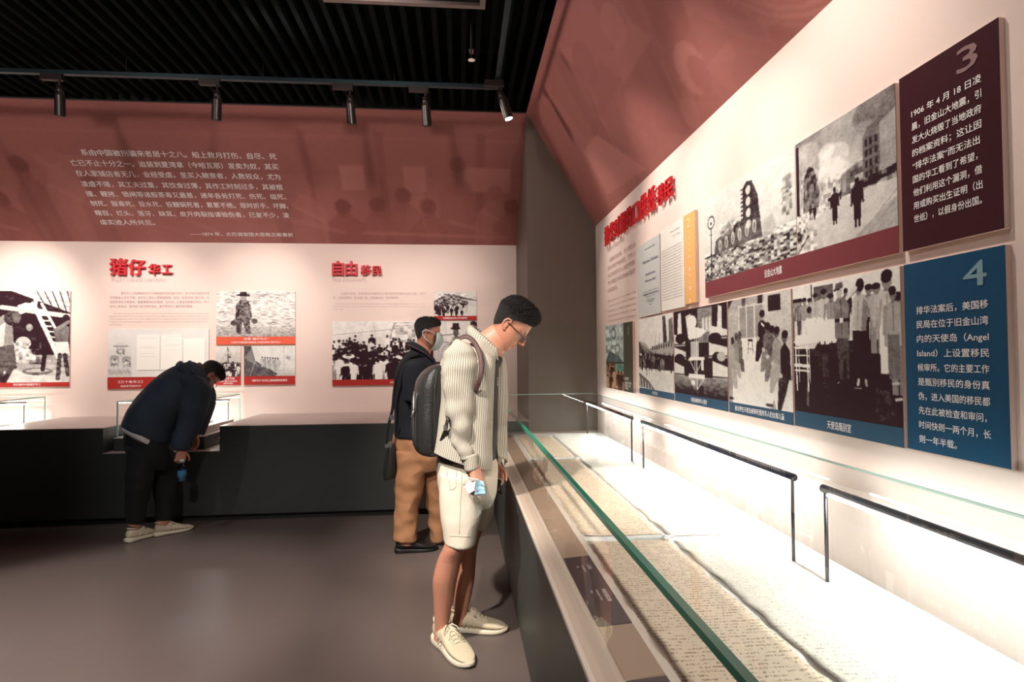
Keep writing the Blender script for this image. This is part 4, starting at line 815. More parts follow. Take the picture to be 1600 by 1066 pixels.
def pic_waiting():
    p = Pic(140, 180, .55, .90); p.poly([(0, 44), (0, 100), (22, 96), (26, 62), (10, 46)], .62); p.fuzz(0, 50, 20, 98, 3, .04, 2); p.rect(0, 90, 100, 100, .55); p.poly([(0, 90), (10, 100), (0, 100)], .2); p.rect(20, 58, 62, 92, .48)
    for x in (20, 33, 46, 60): p.rect(x, 58, x+1.6, 94, .8)
    p.line(20, 92, 62, 92, 1.5, .75); p.rect(52, 92, 60, 100, .2); p.rect(26, 92, 32, 100, .3); p.poly([(62, 60), (62, 100), (86, 100), (86, 56)], .72); p.rect(68, 84, 86, 98, .18); p.rect(86, 30, 100, 100, .70); p.fuzz(86, 40, 100, 92, 3, .05, 2)
    p.poly([(8, 20), (24, 62), (60, 62), (80, 22), (70, 0), (2, 0)], .9); p.line(37, 60, 35, 48, 1, .2); p.line(42, 60, 44, 48, 1, .2); p.line(36, 60, 43, 60, 2, .2); p.line(36, 52, 43, 52, 1, .2)
    p.poly([(0, 0), (0, 40), (10, 36), (6, 0)], .5); p.poly([(78, 0), (72, 14), (80, 24), (100, 26), (100, 0)], .86)
    for i, (x, y, s_) in enumerate(((20, 44, 15), (14, 40, 17), (7, 32, 20))): p.poly([(x-5, y), (x-6, y+s_), (x, y+s_*1.3), (x+5, y+s_), (x+6, y)], .35+.1*i); p.poly([(x-2, y+2), (x+8, y-2), (x+9, y-s_*.9), (x+4, y-s_*.9), (x-3, y-4)], .6 if i else .3); p.ell(x+1, y+s_*1.42, 3.2, 4, .25); 
    for i, (x, y, s_) in enumerate(((58, 58, 16), (66, 48, 15), (72, 42, 17), (79, 36, 20), (90, 26, 24))):
        t = (.12, .35, .3, .5, .16)[i]; p.poly([(x-6, y), (x-6, y+s_), (x, y+s_*1.3), (x+7, y+s_), (x+8, y)], t); p.poly([(x-6, y+4), (x+6, y+2), (x+2, y-s_*.4), (x-6, y-s_*1.1), (x-11, y-s_*1.1), (x-9, y-2)], t*1.15+.03); p.ell(x, y+s_*1.45, 4, 4.6, .32 if i else .5); p.ell(x+.8, y+s_*1.56, 4.2, 3.4, .12)
        p.ell(x-6, y+3, 2.5, 2, .7)
    p.line(58, 74, 61, 72, 2, .95); p.ell(68, 3, 6, 1.6, .25); p.ell(4, 4, 5, 1.5, .2); p.box3(1); return p.tone()
def pic_small(kind):
    p = Pic(64, 64, .7); r = p.rs
    if kind == 1:
        p.fuzz(0, 0, 100, 100, 12, .25, 12); p.ell(48, 76, 14, 16, .35); p.ell(46, 76, 8, 9, .8); p.line(30, 10, 38, 95, 4, .5); p.line(66, 10, 56, 90, 3, .55); p.ell(68, 34, 16, 14, .45); p.ell(68, 34, 9, 8, .8); p.poly([(0, 0), (20, 30), (70, 18), (100, 0)], .3); p.box3(1)
        return p.tone((.03, .06, .08), (.75, .88, .85))
    p.a[:] = .45; p.fuzz(0, 0, 100, 100, 10, .2, 10); p.crowd(4, 96, 0, 30, 60, 6, .1, .6, .6); p.box3(1); g_ = p.tone((.05, .02, .01), (.85, .52, .34))
    g_[(p.y > 70) & (p.x > 55)] = g_[(p.y > 70) & (p.x > 55)]*.4+np.array((.05, .35, .30))*.6; return g_

cap = lambda s_, u, v, w_: [(s_, u, v, .028, w_, 'c')]
# upper row (u = -y)
R_ = RIGHT
t = panel(R_, -2.817, -1.524, 1.70, 2.186, 'wide wine bordered panel of two earthquake photos, upper row', .078, MAROON2, [('旧金山大地震', -2.18, 1.728, .035, .125, 'c')], None, group=PR)
sheet('photo_print', R_, -2.817, -2.018, 1.778, 2.186, .0175, pic_ruins(), PHOTO, t); sheet('photo_print', R_, -2.012, -1.524, 1.778, 2.186, .0175, pic_firestreet(), PHOTO, t)
t3 = panel(R_, -1.508, -1.206, 1.70, 2.188, 'dark maroon text panel numbered 3 at the upper right', 0, None,
     [(s_, -1.465, 2.062-.0362*i_, .0225, wd, 'l') for i_, (s_, wd) in enumerate((('1906 年 4 月 18 日凌', .213), ('晨，旧金山大地震，引', .212), ('发大火烧毁了当地政府', .211), ('的档案资料；这让因', .210), ('“排华法案”而无法出', .205), ('国的华工看到了希望，', .198), ('他们利用这个漏洞，借', .209), ('用或购买出生证明（出', .209), ('世纸），以假身份出国。', .206)))], None, MAROON, group=PR)
m = MB(); put_text(m, R_, '3', -1.318, 2.108, .085, .0185, .058, .03); m.build('numeral', GHOST3, t3)
t4 = panel(R_, -1.508, -1.206, 1.152, 1.662, 'blue text panel numbered 4 at the right of the lower row', 0, None,
     [(s_, -1.465, 1.523-.0385*i_, .0225, wd, 'l') for i_, (s_, wd) in enumerate((('排华法案后，美国移', .215), ('民局在位于旧金山湾', .214), ('内的天使岛（Angel', .214), ('Island）上设置移民', .214), ('候审所。它的主要工作', .213), ('是甄别移民的身份真', .213), ('伪，进入美国的移民都', .213), ('先在此被检查和审问，', .203), ('时间快则一两个月，长', .213), ('则一年半载。', .118)))], None, BLUE, group=PR)
m = MB(); put_text(m, R_, '4', -1.315, 1.578, .085, .0185, .062, .03); m.build('numeral', GHOST4, t4)
panel(R_, -2.05, -1.522, 1.150, 1.662, 'photo of a medical inspection beside the blue text panel', .055, BLUE2, [('天使岛甄别室', -1.80, 1.165, .03, .12, 'c')], pic_inspect(), group=PR)
panel(R_, -2.575, -2.062, 1.148, 1.660, 'photo of women and children on benches, third in the lower row', .048, BLUE2, [('被关押在天使岛候审所里的华人妇女和儿童', -2.32, 1.163, .026, .40, 'c')], pic_waiting(), group=PR)
panel(R_, -3.255, -2.588, 1.148, 1.660, 'photo of crowded bunk beds, second in the lower row', .048, BLUE2, [('天使岛候审所华人营房', -2.92, 1.163, .026, .20, 'c')], pic_bunks(), group=PR)
panel(R_, -3.92, -3.268, 1.148, 1.660, 'photo of a steamship with a crowd on the pier, first in the lower row', .040, BLUE2, [('赴美轮船', -3.60, 1.16, .024, .10, 'c')], pic_steamer(), group=PR)
t = panel(R_, -4.83, -4.065, 1.138, 1.656, 'small olive panel numbered 1 at the far end of the wall', 0, None, [('1882年', -4.27, 1.225, .03, .1, 'l'), ('美国国会通过《排华法案》，', -4.27, 1.198, .02, .17, 'l'), ('限制华工入境，', -4.27, 1.176, .02, .14, 'l'), ('十年为期。', -4.27, 1.156, .02, .08, 'l')], None, OLIVE, group=PR)
sheet('photo_print', R_, -4.83, -4.30, 1.36, 1.656, .0175, pic_small(1), PHOTO, t); sheet('photo_print', R_, -4.83, -4.30, 1.138, 1.345, .0175, pic_small(2), PHOTO, t)
m = MB(); put_text(m, R_, '1', -4.18, 1.56, .09, .0185, .03, .03); m.build('numeral', GHOST1, t)
# documents 1, 2 and the orange strip
dy = [(s_, -3.66, 2.11-.043*i_, sz, wd, 'c') for i_, (s_, sz, wd) in enumerate((('THE CONSTITUTION', .014, .2), ('of', .01, .02), ('Home Rules', .03, .3), ('—', .01, .03), ('Address', .026, .2), ('Memorial', .026, .2), ('—', .01, .03), ('PRESIDENT AND CONGRESS', .016, .32), ('to the People', .012, .16)))]
panel(R_, -3.93, -3.475, 1.672, 2.165, 'grey printed title page of an old pamphlet under the long red title', 0, None, dy+[('the right of free citizens of the state to', -3.66, 1.83-.018*i_, .012, .30-.05*i_, 'c') for i_ in range(6)], None, mat('grey_page', (.56, .58, .56), .6, var=.04), group=PR, textm=mat('ink_blue_grey', (.10, .12, .18), .7), name='document_panel')
panel(R_, -3.46, -3.09, 1.680, 2.175, 'pale letter page filled with typed lines next to the orange strip', 0, None, [('Department of Commerce and Labor', -3.14, 2.13, .012, .15, 'r'), ('Commissioner of Immigration', -3.14, 2.10, .011, .12, 'r')]+[('the applicant states that he was born in the village and that his father is a', -3.44, 2.04-.0165*i_, .011, .33, 'l') for i_ in range(19)], None, PAPER, group=PR, textm=GREY_INK, name='document_panel')
t = panel(R_, -3.085, -2.935, 1.690, 2.178, 'narrow orange text strip numbered 2 beside the letter page', 0, None, [(c_, -3.01, 2.07-.034*i_, .024, None, 'c') for i_, c_ in enumerate('1902年“排华法案”延长。')], None, ORANGE, group=PR, name='text_panel')
m = MB(); put_text(m, R_, '2', -3.045, 2.105, .07, .0185, .05, .02); m.build('numeral', GHOST2, t)

# ------------------------------------------------------------------ people
SKIN = mat('skin', (.58, .265, .175), .5, attr='tint', sub=.15, bump=.03, bscale=250)
HAIR = mat('black_hair', (.011, .009, .009), .62, bump=.8, bscale=420)
SHIRT = mat('striped_shirt_cotton', (.54, .50, .42), .85, stripes=(.0088, (.20, .185, .15)), bump=.1, bscale=120)
SHIRTH = mat('striped_cuff_cotton', (.54, .50, .42), .85, stripes=(.0088, (.20, .185, .15)), bump=.1, bscale=120)
TEE = mat('charcoal_tee', (.035, .03, .033), .85, var=.1, bump=.1)
TEEW = mat('white_tee', (.7, .68, .66), .85, bump=.1)
SHORTS = mat('cream_cotton', (.72, .66, .54), .85, var=.04, bump=.12, bscale=150)
SHORTS_S = mat('cream_stitching', (.56, .50, .40), .9)
TANP = mat('tan_chino', (.43, .21, .10), .85, var=.08, bump=.15, bscale=140)
NAVY = mat('navy_polo', (.008, .011, .018), .85, var=.1, bump=.1)
NAVYJ = mat('navy_jacket', (.018, .032, .052), .75, var=.12, bump=.15, bscale=90)
BLACKT = mat('black_trousers', (.004, .005, .006), .85, var=.1, bump=.1)
SHOE = mat('cream_knit_shoe', (.62, .54, .38), .8, var=.06, bump=.25, bscale=260)
SOLE = mat('cream_rubber_sole', (.68, .62, .48), .55, var=.05)
LACE = mat('cream_lace', (.70, .63, .47), .85)
SHOEB = mat('black_leather_shoe', (.010, .009, .009), .4)
SOLEB = mat('black_sole', (.008, .008, .008), .5)
LEATHER = mat('black_leather', (.022, .022, .022), .33, var=.15, vscale=10, bump=.35, bscale=180)
ZIP = mat('zip_metal', (.55, .53, .5), .3, metal=.9)
STRAPB = mat('brown_strap', (.07, .03, .028), .6, bump=.1)
MASKW = mat('mask_fabric', (.60, .68, .66), .8, bump=.1)
MASKB = mat('blue_mask_fabric', (.38, .66, .82), .8, bump=.1)
MASKI = mat('white_mask_fabric', (.78, .82, .82), .8)
EYEW = mat('eye_white', (.8, .78, .75), .2)
IRIS = mat('dark_iris', (.02, .01, .008), .15)
GLS = glass_mat('spectacle_lens', (.9, .92, .92), .8, .22)
PETB = glass_mat('bottle_plastic', (.45, .68, .85), .8, .10)

def xf(origin, yaw, pitch_down, roll=0):
    return Matrix.Translation(origin) @ Matrix.Rotation(yaw, 4, 'Z') @ Matrix.Rotation(pitch_down, 4, 'Y') @ Matrix.Rotation(roll, 4, 'X')
def head_lofts(mb, X, s=1.0):
    """local: x forward, y to the person's left, z up; origin between the ears"""
    rows = [(.117, -.035, .030, .030), (.112, -.064, .056, .047), (.096, -.086, .077, .062), (.072, -.097, .089, .071), (.045, -.099, .094, .0755), (.022, -.093, .0965, .0765),
            (.0, -.083, .0895, .075), (-.02, -.074, .089, .0735), (-.042, -.065, .088, .069), (-.062, -.054, .088, .0625), (-.082, -.042, .0845, .054), (-.098, -.010, .084, .042), (-.110, .022, .079, .030), (-.117, .042, .066, .015)]
    q = MB(); loft(q, [((b*s, 0, z*s), (f*s, 0, z*s), h*s, 2.15) for z, b, f, h in rows][::-1], n=36, k=3)
    q.tube([(.085*s, 0, .026*s), (.097*s, 0, .008*s), (.107*s, 0, -.012*s), (.114*s, 0, -.030*s), (.100*s, 0, -.038*s)], [.006*s, .0075*s, .009*s, .0115*s, .009*s], 12)
    for y in (-1, 1):
        q.ell((.098*s, y*.012*s, -.034*s), ((.011*s, 0, 0), (0, .008*s, 0), (0, 0, .008*s)))
        q.ell((.082*s, y*.032*s, .018*s), ((.012*s, 0, 0), (0, .022*s, 0), (0, 0, .006*s)))          # brow ridge
        q.ell((-.006*s, y*.079*s, -.002*s), ((.013*s, 0, -.002), (0, .006*s, 0), (-.002, 0, .026*s)))  # ear
        q.tube([(.006*s, y*.078*s, -.024*s), (-.006*s, y*.083*s, -.030*s), (-.018*s, y*.086*s, -.014*s), (-.022*s, y*.089*s, .008*s), (-.014*s, y*.089*s, .026*s), (.002*s, y*.086*s, .028*s), (.010*s, y*.080*s, .016*s)], .0048*s, 8)
    q.ell((.088*s, 0, -.059*s), ((.009*s, 0, 0), (0, .022*s, 0), (0, 0, .0052*s))); q.ell((.0875*s, 0, -.069*s), ((.009*s, 0, 0), (0, .019*s, 0), (0, 0, .006*s)))
    mb.add([X @ Vector(v) for v in q.v], q.f)
def face_disp(X, s=1.0):
    Xi = X.inverted()
    def d(p):
        q = Xi @ p
        if q.x < .04*s or abs(q.z) > .13 or abs(q.y) > .1: return 0
        e = 0
        for y in (-1, 1): e -= .007*math.exp(-((q.y-y*.031*s)/.013)**2-((q.z-.003*s)/.009)**2)
        e -= .003*math.exp(-(q.y/.02)**2-((q.z+.082*s)/.006)**2)
        return e
    return d
def tint(ob, X, s=1.0, fade=1.0, extra=None):
    me = ob.data; n = len(me.vertices); co = np.empty(n*3, np.float32); me.vertices.foreach_get('co', co); co = co.reshape(-1, 3)
    Mi = np.array(X.inverted()); q = co @ Mi[:3, :3].T+Mi[:3, 3]; q = q/s
    c = np.ones((n, 4), np.float32)
    lip = np.exp(-((q[:, 0]-.093)/.012)**2-(q[:, 1]/.022)**2-((q[:, 2]+.064)/.010)**2); near = np.abs(q[:, 2]) < .2
    c[:, 1] -= .38*lip; c[:, 2] -= .30*lip
    brow = np.exp(-((np.abs(q[:, 1])-.032)/.020)**4-((q[:, 2]-.022)/.0048)**2)*(q[:, 0] > .05); c[:, :3] *= (1-.8*brow)[:, None]
    nost = np.exp(-((np.abs(q[:, 1])-.009)/.004)**2-((q[:, 2]+.042)/.003)**2)*(q[:, 0] > .095); c[:, :3] *= (1-.7*nost)[:, None]
    hl = q[:, 2]-(.012+.9*(q[:, 0]))          # faded sides: above a slanted hairline
    f = np.clip((hl+.03)/.04, 0, 1)*((q[:, 0]**2+q[:, 1]**2+q[:, 2]**2) < .15**2)*(q[:, 2] > -.07)*(q[:, 0] < .075)*(np.abs(q[:, 1]) < .0795)
    c[:, :3] *= (1-.85*fade*f)[:, None]
    at = me.color_attributes.new('tint', 'FLOAT_COLOR', 'POINT'); at.data.foreach_set('color', c.ravel())
def make_hair(parent, X, s, seed, length, n=1500, spiky=.5):
    q = MB(); r = random.Random(seed)
    rings = [((-.060, 0, -.050), (.030, 0, .036), .0680), ((-.078, 0, -.022), (.062, 0, .057), .0755), ((-.091, 0, .012), (.088, 0, .070), .0772), ((-.103, 0, .048), (.095, 0, .084), .0765), ((-.100, 0, .076), (.090, 0, .103), .0715), ((-.085, 0, .102), (.070, 0, .121), .059), ((-.055, 0, .122), (.038, 0, .130), .040), ((-.025, 0, .130), (.012, 0, .133), .014)]
    k = 1+length*1.2
    rr = [((a[0]*s*1.01, 0, a[2]*s-.002), (b[0]*s*.99, 0, b[2]*s-.001), h*s*1.022, 2.2) for a, b, h in rings]
    loft(q, rr, n=30, k=3); q.v = [(v[0], v[1], v[2]+(.030*(abs(v[1])/.077)**2*max(0, 1-(v[2]+.05)/.12)*min(1, max(0, (v[0]+.005)/.03)) if v[2] < .07 else 0)) for v in q.v]; base = [X @ Vector(v) for v in q.v]
    m = MB(); m.add(base, q.f); me = bpy.data.meshes.new('t'); me.from_pydata(base, [], q.f); me.update()
    Rm = X.to_3x3(); fwd = (Rm @ Vector((1, 0, 0))).normalized(); up = (Rm @ Vector((0, 0, 1))).normalized()
    polys = [p for p in me.polygons if len(p.vertices) == 4]; ar = [p.area for p in polys]
    picks = r.choices(polys, ar, k=n); tri = MB()
    for p in picks:
        a, b, c, d = [me.vertices[i].co for i in p.vertices]; u, v = r.random(), r.random(); P_ = (a*(1-u)+b*u)*(1-v)+(d*(1-u)+c*u)*v
        N = p.normal.copy(); C0 = X.translation+up*.04
        if (P_-C0).dot(N) < 0: N = -N
        hgt = (P_-X.translation).dot(up); topf = max(0, min(1, (hgt-.03)/.07)); L = length*(.12+.88*topf)*r.uniform(.35, 1.3)
        dirn = (N*(1-.35*topf)+up*spiky*topf+fwd*.35*topf+Vector((r.uniform(-.35, .35), r.uniform(-.35, .35), r.uniform(-.35, .35)))).normalized()
        t = dirn.orthogonal().normalized(); bta = dirn.cross(t); w_ = .0012+.0022*topf; P_ = P_-N*.003
        tip = P_+dirn*L+fwd*L*.25*topf; mid = P_+dirn*L*.55
        vs = [P_+t*w_, P_-t*w_*.5+bta*w_*.87, P_-t*w_*.5-bta*w_*.87, mid+t*w_*.7, mid-t*w_*.35+bta*w_*.6, mid-t*w_*.35-bta*w_*.6, tip]
        m.add(vs, [(0, 1, 4, 3), (1, 2, 5, 4), (2, 0, 3, 5), (3, 4, 6), (4, 5, 6), (5, 3, 6)])
    bpy.data.meshes.remove(me); return m.build('hair', HAIR, parent, True)
def eyes(parent, X, s=1.0):
    for y in (-1, 1):
        e = MB(); e.ball(X @ Vector((.0765*s, y*.031*s, .003*s)), .0115*s, 16, 12); ev = e.build('eye', EYEW, parent, True)
        i_ = MB(); i_.ball(X @ Vector((.0865*s, y*.031*s, -.001*s)), .0038*s, 10, 8); i_.build('iris', IRIS, ev, True)
        l = MB(); l.tube([X @ Vector((.0825*s, y*.020*s, .0045*s)), X @ Vector((.0885*s, y*.030*s, .0075*s)), X @ Vector((.080*s, y*.043*s, .0045*s))], .0022*s, 8); l.build('eyelid', SKIN_D, parent, True)
SKIN_D = mat('eyelid_skin', (.32, .14, .10), .6)

def hand_lofts(mb, W, d, n, right=True, s=1.0, curl=(.5, .6, .4), spread=.06, thumb=.5):
    d = Vector(d).normalized(); n = Vector(n); n = (n-d*n.dot(d)).normalized(); t = d.cross(n) if right else n.cross(d); W = Vector(W)
    def seg(a, b, ra, rb): mb.tube([a-(b-a).normalized()*ra*.4, a, (a+b)/2, b, b+(b-a).normalized()*rb*.6], [ra*.7, ra, (ra+rb)/2*.97, rb, rb*.55], 10)
    # palm
    S_ = t; rows = []
    for (k, hw, th) in ((-.03, .026, .020), (0, .028, .019), (.03, .037, .017), (.065, .041, .0145), (.088, .040, .0125), (.096, .036, .009)):
        c = W+d*k*s; rows.append((tuple(c-n*th*s), tuple(c+n*th*s), hw*s, 2.6))
    loft(mb, rows, S=tuple(t), n=20, k=2)
    for i, (off, L, r_) in enumerate(((.0325, .070, .0078), (.0112, .077, .0080), (-.0105, .071, .0077), (-.0315, .057, .0070))):
        base = W+d*(.088-.004*abs(i-1.3))*s+t*off*s-n*.002; ang = 0; p = base; k3 = (.45, .31, .24)
        dd = (d+t*(off*spread*30)).normalized()
        for j in range(3):
            ang += curl[j]*(1+.12*i); v = dd*math.cos(ang)+n*math.sin(ang); e = p+v*L*k3[j]*s; seg(p, e, r_*(1-.1*j)*s, r_*(.92-.1*j)*s); p = e
    p = W+d*.022*s+t*.028*s+n*.006; v = (d*.65+t*.75+n*.25).normalized()
    for L, r_ in ((.042, .0125), (.033, .0105), (.027, .0092)):
        e = p+v*L*s; seg(p, e, r_*s, r_*.88*s); p = e; v = (v+n*thumb*.6+d*.35-t*.35*thumb).normalized()

def make_shoe(parent, heel, ang, L, sm, som, lm, lift=0):
    """heel: point on the floor under the heel"""
    Xm = Matrix.Translation(heel) @ Matrix.Rotation(ang, 4, 'Z')
    k = L/.29; g = lambda x, y, z: Xm @ Vector((x*k, y*k, z*k))
    ax = Xm.to_3x3() @ Vector((0, 1, 0))
    secs = [(.004, .018, .045, .070), (.016, .029, .032, .094), (.045, .035, .027, .102), (.075, .037, .026, .092), (.10, .039, .026, .094), (.125, .042, .026, .092), (.155, .046, .025, .076), (.19, .049, .024, .062), (.225, .047, .022, .052), (.258, .039, .021, .044), (.28, .025, .021, .036), (.291, .010, .023, .030)]
    u = MB(); loft(u, [(tuple(g(x, 0, z0)), tuple(g(x, 0, z1)), w_*k, 2.5) for x, w_, z0, z1 in secs], S=tuple(ax), n=24, k=3)
    up = u.build('shoe', sm, parent, True)
    so = MB(); ss = [(-.006, .022, .006, .036), (.012, .036, 0, .036), (.05, .040, 0, .032), (.10, .039, .001, .029), (.15, .046, 0, .027), (.20, .051, 0, .025), (.245, .046, .001, .024), (.276, .031, .005, .026), (.297, .012, .012, .029)]
    loft(so, [(tuple(g(x, 0, z0)), tuple(g(x, 0, z1)), w_*k, 4.5) for x, w_, z0, z1 in ss], S=tuple(ax), n=28, k=3); so.build('sole', som, up, True)
    co = MB(); co.tube([g(.052+.043*math.cos(a), .032*math.sin(a), .101+.009*math.cos(a+2.9)) for a in np.linspace(0, 2*math.pi, 18)[:-1]], .006*k, 8, closed=True); co.build('collar', sm, up, True)
    if lm:
        sx_ = [a[0] for a in secs]
        def sf(x, y, up_=.002):
            w_ = np.interp(x, sx_, [a[1] for a in secs]); z0 = np.interp(x, sx_, [a[2] for a in secs]); z1 = np.interp(x, sx_, [a[3] for a in secs]); q_ = min(.97, abs(y)/w_)
            return g(x, y*1.03, (z0+z1)/2+(z1-z0)/2*(1-q_**2.5)**.4+up_)
        l = MB()
        for i in range(5):
            x = .108+.018*i; y = .018+.001*i
            for sg in (-1, 1): l.tube([sf(x, -sg*(y+.010), .0005), sf(x+.002, -sg*y*.6), sf(x+.007, 0, .0035), sf(x+.010, sg*y*.6), sf(x+.012, sg*(y+.008), .0005)], .0030*k, 6)
        for sg in (-1, 1):
            l.tube([sf(.108, 0, .006), sf(.112, sg*.014, .016), sf(.125, sg*.030, .012), sf(.138, sg*.034, .006), sf(.126, sg*.014, .006), sf(.110, 0, .008)], .0032*k, 6); l.tube([sf(.108, 0, .006), sf(.140, sg*.012, .006), sf(.166, sg*.028, .003)], .0028*k, 6)
        l.build('laces', lm, up, True)
        t = MB(); t.add([g(.088, -.020, .108), g(.088, .020, .108), g(.082, .018, .128), g(.082, -.018, .128), g(.094, -.020, .106), g(.094, .020, .106), g(.089, .018, .128), g(.089, -.018, .128)], [(0, 1, 2, 3), (5, 4, 7, 6), (0, 4, 5, 1), (3, 2, 6, 7), (0, 3, 7, 4), (1, 5, 6, 2)]); t.build('tongue', sm, up)
        st = MB()
        for i in range(3):
            for sg in (-1, 1): st.tube([g(.098+.022*i, sg*(.028+.001*i), .083-.009*i), g(.088+.022*i, sg*(.042+.002*i), .055-.005*i), g(.078+.022*i, sg*(.042+.002*i), .033)], .003*k, 6, flat=.6)
        st.build('side_stripe', som, up, True)
    return up
def folds(amp, sx, sy, sz, seed=0):
    o = Vector((seed*3.1, seed*1.7, seed*2.3))
    def f(p):
        q = Vector((p.x*sx, p.y*sy, p.z*sz))+o; a = noise.noise(q); b = noise.noise(q*2.1+o); return amp*((1-abs(a)*2.2)*.7+b*.5)
    return f

# ---- man in the striped shirt -------------------------------------------------
M1 = thing('person', 'young man in open striped shirt and cream shorts leaning over the long showcase', 'person', (-.03, 2.86, 0))
H1 = xf(Vector((0.244,2.840,1.571)), rad(-10), rad(43), rad(4))
b = MB(); head_lofts(b, H1, 1.0)
loft(b, [((0.178,2.850,1.584),(0.260,2.850,1.482),0.046),((0.136,2.850,1.556),(0.234,2.850,1.451),0.054),((0.092,2.850,1.524),(0.212,2.850,1.429),0.056),((0.051,2.850,1.499),(0.202,2.850,1.388),0.09),((-0.021,2.850,1.453),(0.198,2.850,1.356),0.15),((-0.059,2.850,1.359),(0.182,2.850,1.309),0.16),((-0.066,2.850,1.218),(0.169,2.850,1.215),0.15),((-0.073,2.850,1.094),(0.158,2.850,1.089),0.145),((-0.086,2.850,0.969),(0.157,2.850,0.964),0.15),((-0.093,2.850,0.845),(0.157,2.850,0.839),0.16),((-0.087,2.850,0.737),(0.140,2.850,0.730),0.15)], k=3)
NEARLEG = [((-0.085,2.760,0.773),(0.105,2.760,0.768),0.085),((-0.079,2.760,0.683),(0.090,2.760,0.678),0.08),((-0.071,2.760,0.578),(0.059,2.760,0.574),0.072),((-0.083,2.760,0.519),(0.028,2.760,0.515),0.064),((-0.111,2.790,0.453),(0.004,2.790,0.448),0.06),((-0.137,2.820,0.349),(-0.021,2.820,0.344),0.06),((-0.136,2.850,0.243),(-0.038,2.850,0.238),0.052),((-0.134,2.870,0.154),(-0.057,2.870,0.150),0.042),((-0.132,2.885,0.076),(-0.064,2.885,0.073),0.037),((-0.139,2.890,0.028),(-0.061,2.890,0.024),0.037)]
loft(b, NEARLEG, n=24, k=3)
loft(b, [((-0.017,2.970,0.754),(0.163,2.970,0.749),0.085),((0.006,2.970,0.657),(0.146,2.970,0.652),0.08),((0.024,2.970,0.559),(0.119,2.970,0.556),0.07),((0.001,2.970,0.479),(0.089,2.970,0.476),0.063),((-0.019,2.970,0.400),(0.075,2.970,0.396),0.058),((-0.032,2.990,0.296),(0.069,2.990,0.292),0.058),((-0.040,3.010,0.191),(0.052,3.010,0.187),0.05),((-0.040,3.020,0.122),(0.035,3.020,0.119),0.04),((-0.044,3.025,0.068),(0.025,3.025,0.065),0.036),((-0.051,3.030,0.040),(0.028,3.030,0.036),0.036)], n=24, k=3)
# near (right) arm and hand, far (left) arm and hand
b.tube([(-0.009,2.700,1.418), (-0.006,2.665,1.289), (-0.004,2.675,1.177), (0.007,2.675,1.054), (0.041,2.650,0.946), (0.061,2.633,0.903)], [.042, .036, .030, .026, .024, .025], 14)
hand_lofts(b, Vector((0.061,2.633,0.905)), (.30, -.05, -1), (-.75, .55, -.1), True, 1.04, (.65, .8, .5), .05, .7)
b.tube([(0.054,3.020,1.431), (0.077,3.050,1.269), (0.096,3.060,1.134), (0.149,3.050,0.966), (0.177,3.040,0.860)], [.052, .046, .040, .034, .027], 14)
hand_lofts(b, Vector((0.181,3.040,0.853)), (.15, -.1, -1), (-.5, -.8, 0), False, .92, (.5, .7, .5), .05, .6)
bd = union(b, 'body', SKIN, M1, .0030, 2, .5, face_disp(H1)); tint(bd, H1)
eyes(bd, H1); make_hair(M1, H1, 1.0, 4, .026, 5600, 1.5)
gl = MB(); lens = MB()
for y in (-1, 1):
    ring = [H1 @ Vector((.109-.010*abs(math.cos(a))*0, y*.034+.024*math.cos(a), -.002+.021*math.sin(a))) for a in np.linspace(0, 2*math.pi, 22)[:-1]]
    gl.tube(ring, .0014, 6, closed=True); c = H1 @ Vector((.109, y*.034, -.002)); lens.add([c]+ring, [(0, i+1, (i+1) % 21+1) for i in range(21)])
    gl.tube([H1 @ Vector((.107, y*.058, .004)), H1 @ Vector((.085, y*.077, .006)), H1 @ Vector((.0, y*.083, .010)), H1 @ Vector((-.018, y*.084, -.002))], .0022, 6)
gl.tube([H1 @ Vector((.109, -.011, 0)), H1 @ Vector((.114, 0, .003)), H1 @ Vector((.109, .011, 0))], .0014, 6)
sp = gl.build('spectacles', STEEL, M1, True); lens.build('lens', GLS, sp)
TORSO = [((-0.105,2.850,0.902),(0.163,2.850,0.895),0.14),((-0.114,2.850,0.930),(0.170,2.850,0.917),0.168),((-0.108,2.850,1.001),(0.177,2.850,0.995),0.168),((-0.092,2.850,1.125),(0.181,2.850,1.120),0.168),((-0.082,2.850,1.244),(0.182,2.850,1.240),0.172),((-0.072,2.850,1.343),(0.189,2.850,1.341),0.185),((-0.046,2.850,1.415),(0.202,2.850,1.378),0.18),((0.023,2.850,1.462),(0.205,2.850,1.397),0.12),((0.073,2.850,1.468),(0.202,2.850,1.407),0.06)]
tee = MB(); loft(tee, TORSO, n=36, k=4); tee.build('tee_shirt', TEE, M1, True, folds(.006, 6, 6, 4, 1))
pr_ = MB(); PLT = Pl(Vector((0.179,2.620,1.362)), Vector((-.35, -.94, 0)).normalized()*-1, (0, 0, 1))
# open shirt body
shell = [(1.22, .62), (1.12, .84), (.85, .98), (.5, 1.04), (0, 1.08), (-.5, 1.0), (-.9, .72), (-1.1, .3), (-1.13, 0), (-1.1, -.3), (-.9, -.72), (-.5, -1.0), (0, -1.1), (.4, -1.08), (.7, -.98), (.88, -.82), (.93, -.66)]
sh_rings = [((-0.133,2.850,0.971),(0.150,2.850,0.877),0.185),((-0.123,2.850,1.008),(0.157,2.850,0.926),0.185),((-0.104,2.850,1.094),(0.158,2.850,1.027),0.182),((-0.091,2.850,1.203),(0.165,2.850,1.168),0.184),((-0.088,2.850,1.312),(0.169,2.850,1.284),0.192),((-0.068,2.850,1.397),(0.173,2.850,1.366),0.196),((-0.021,2.850,1.450),(0.176,2.850,1.404),0.165),((0.026,2.850,1.493),(0.180,2.850,1.423),0.12),((0.073,2.850,1.521),(0.180,2.850,1.439),0.08)]
pl2 = [np.array(p) for p in shell]; shp = [tuple(p) for p in catmull(pl2, 4)]
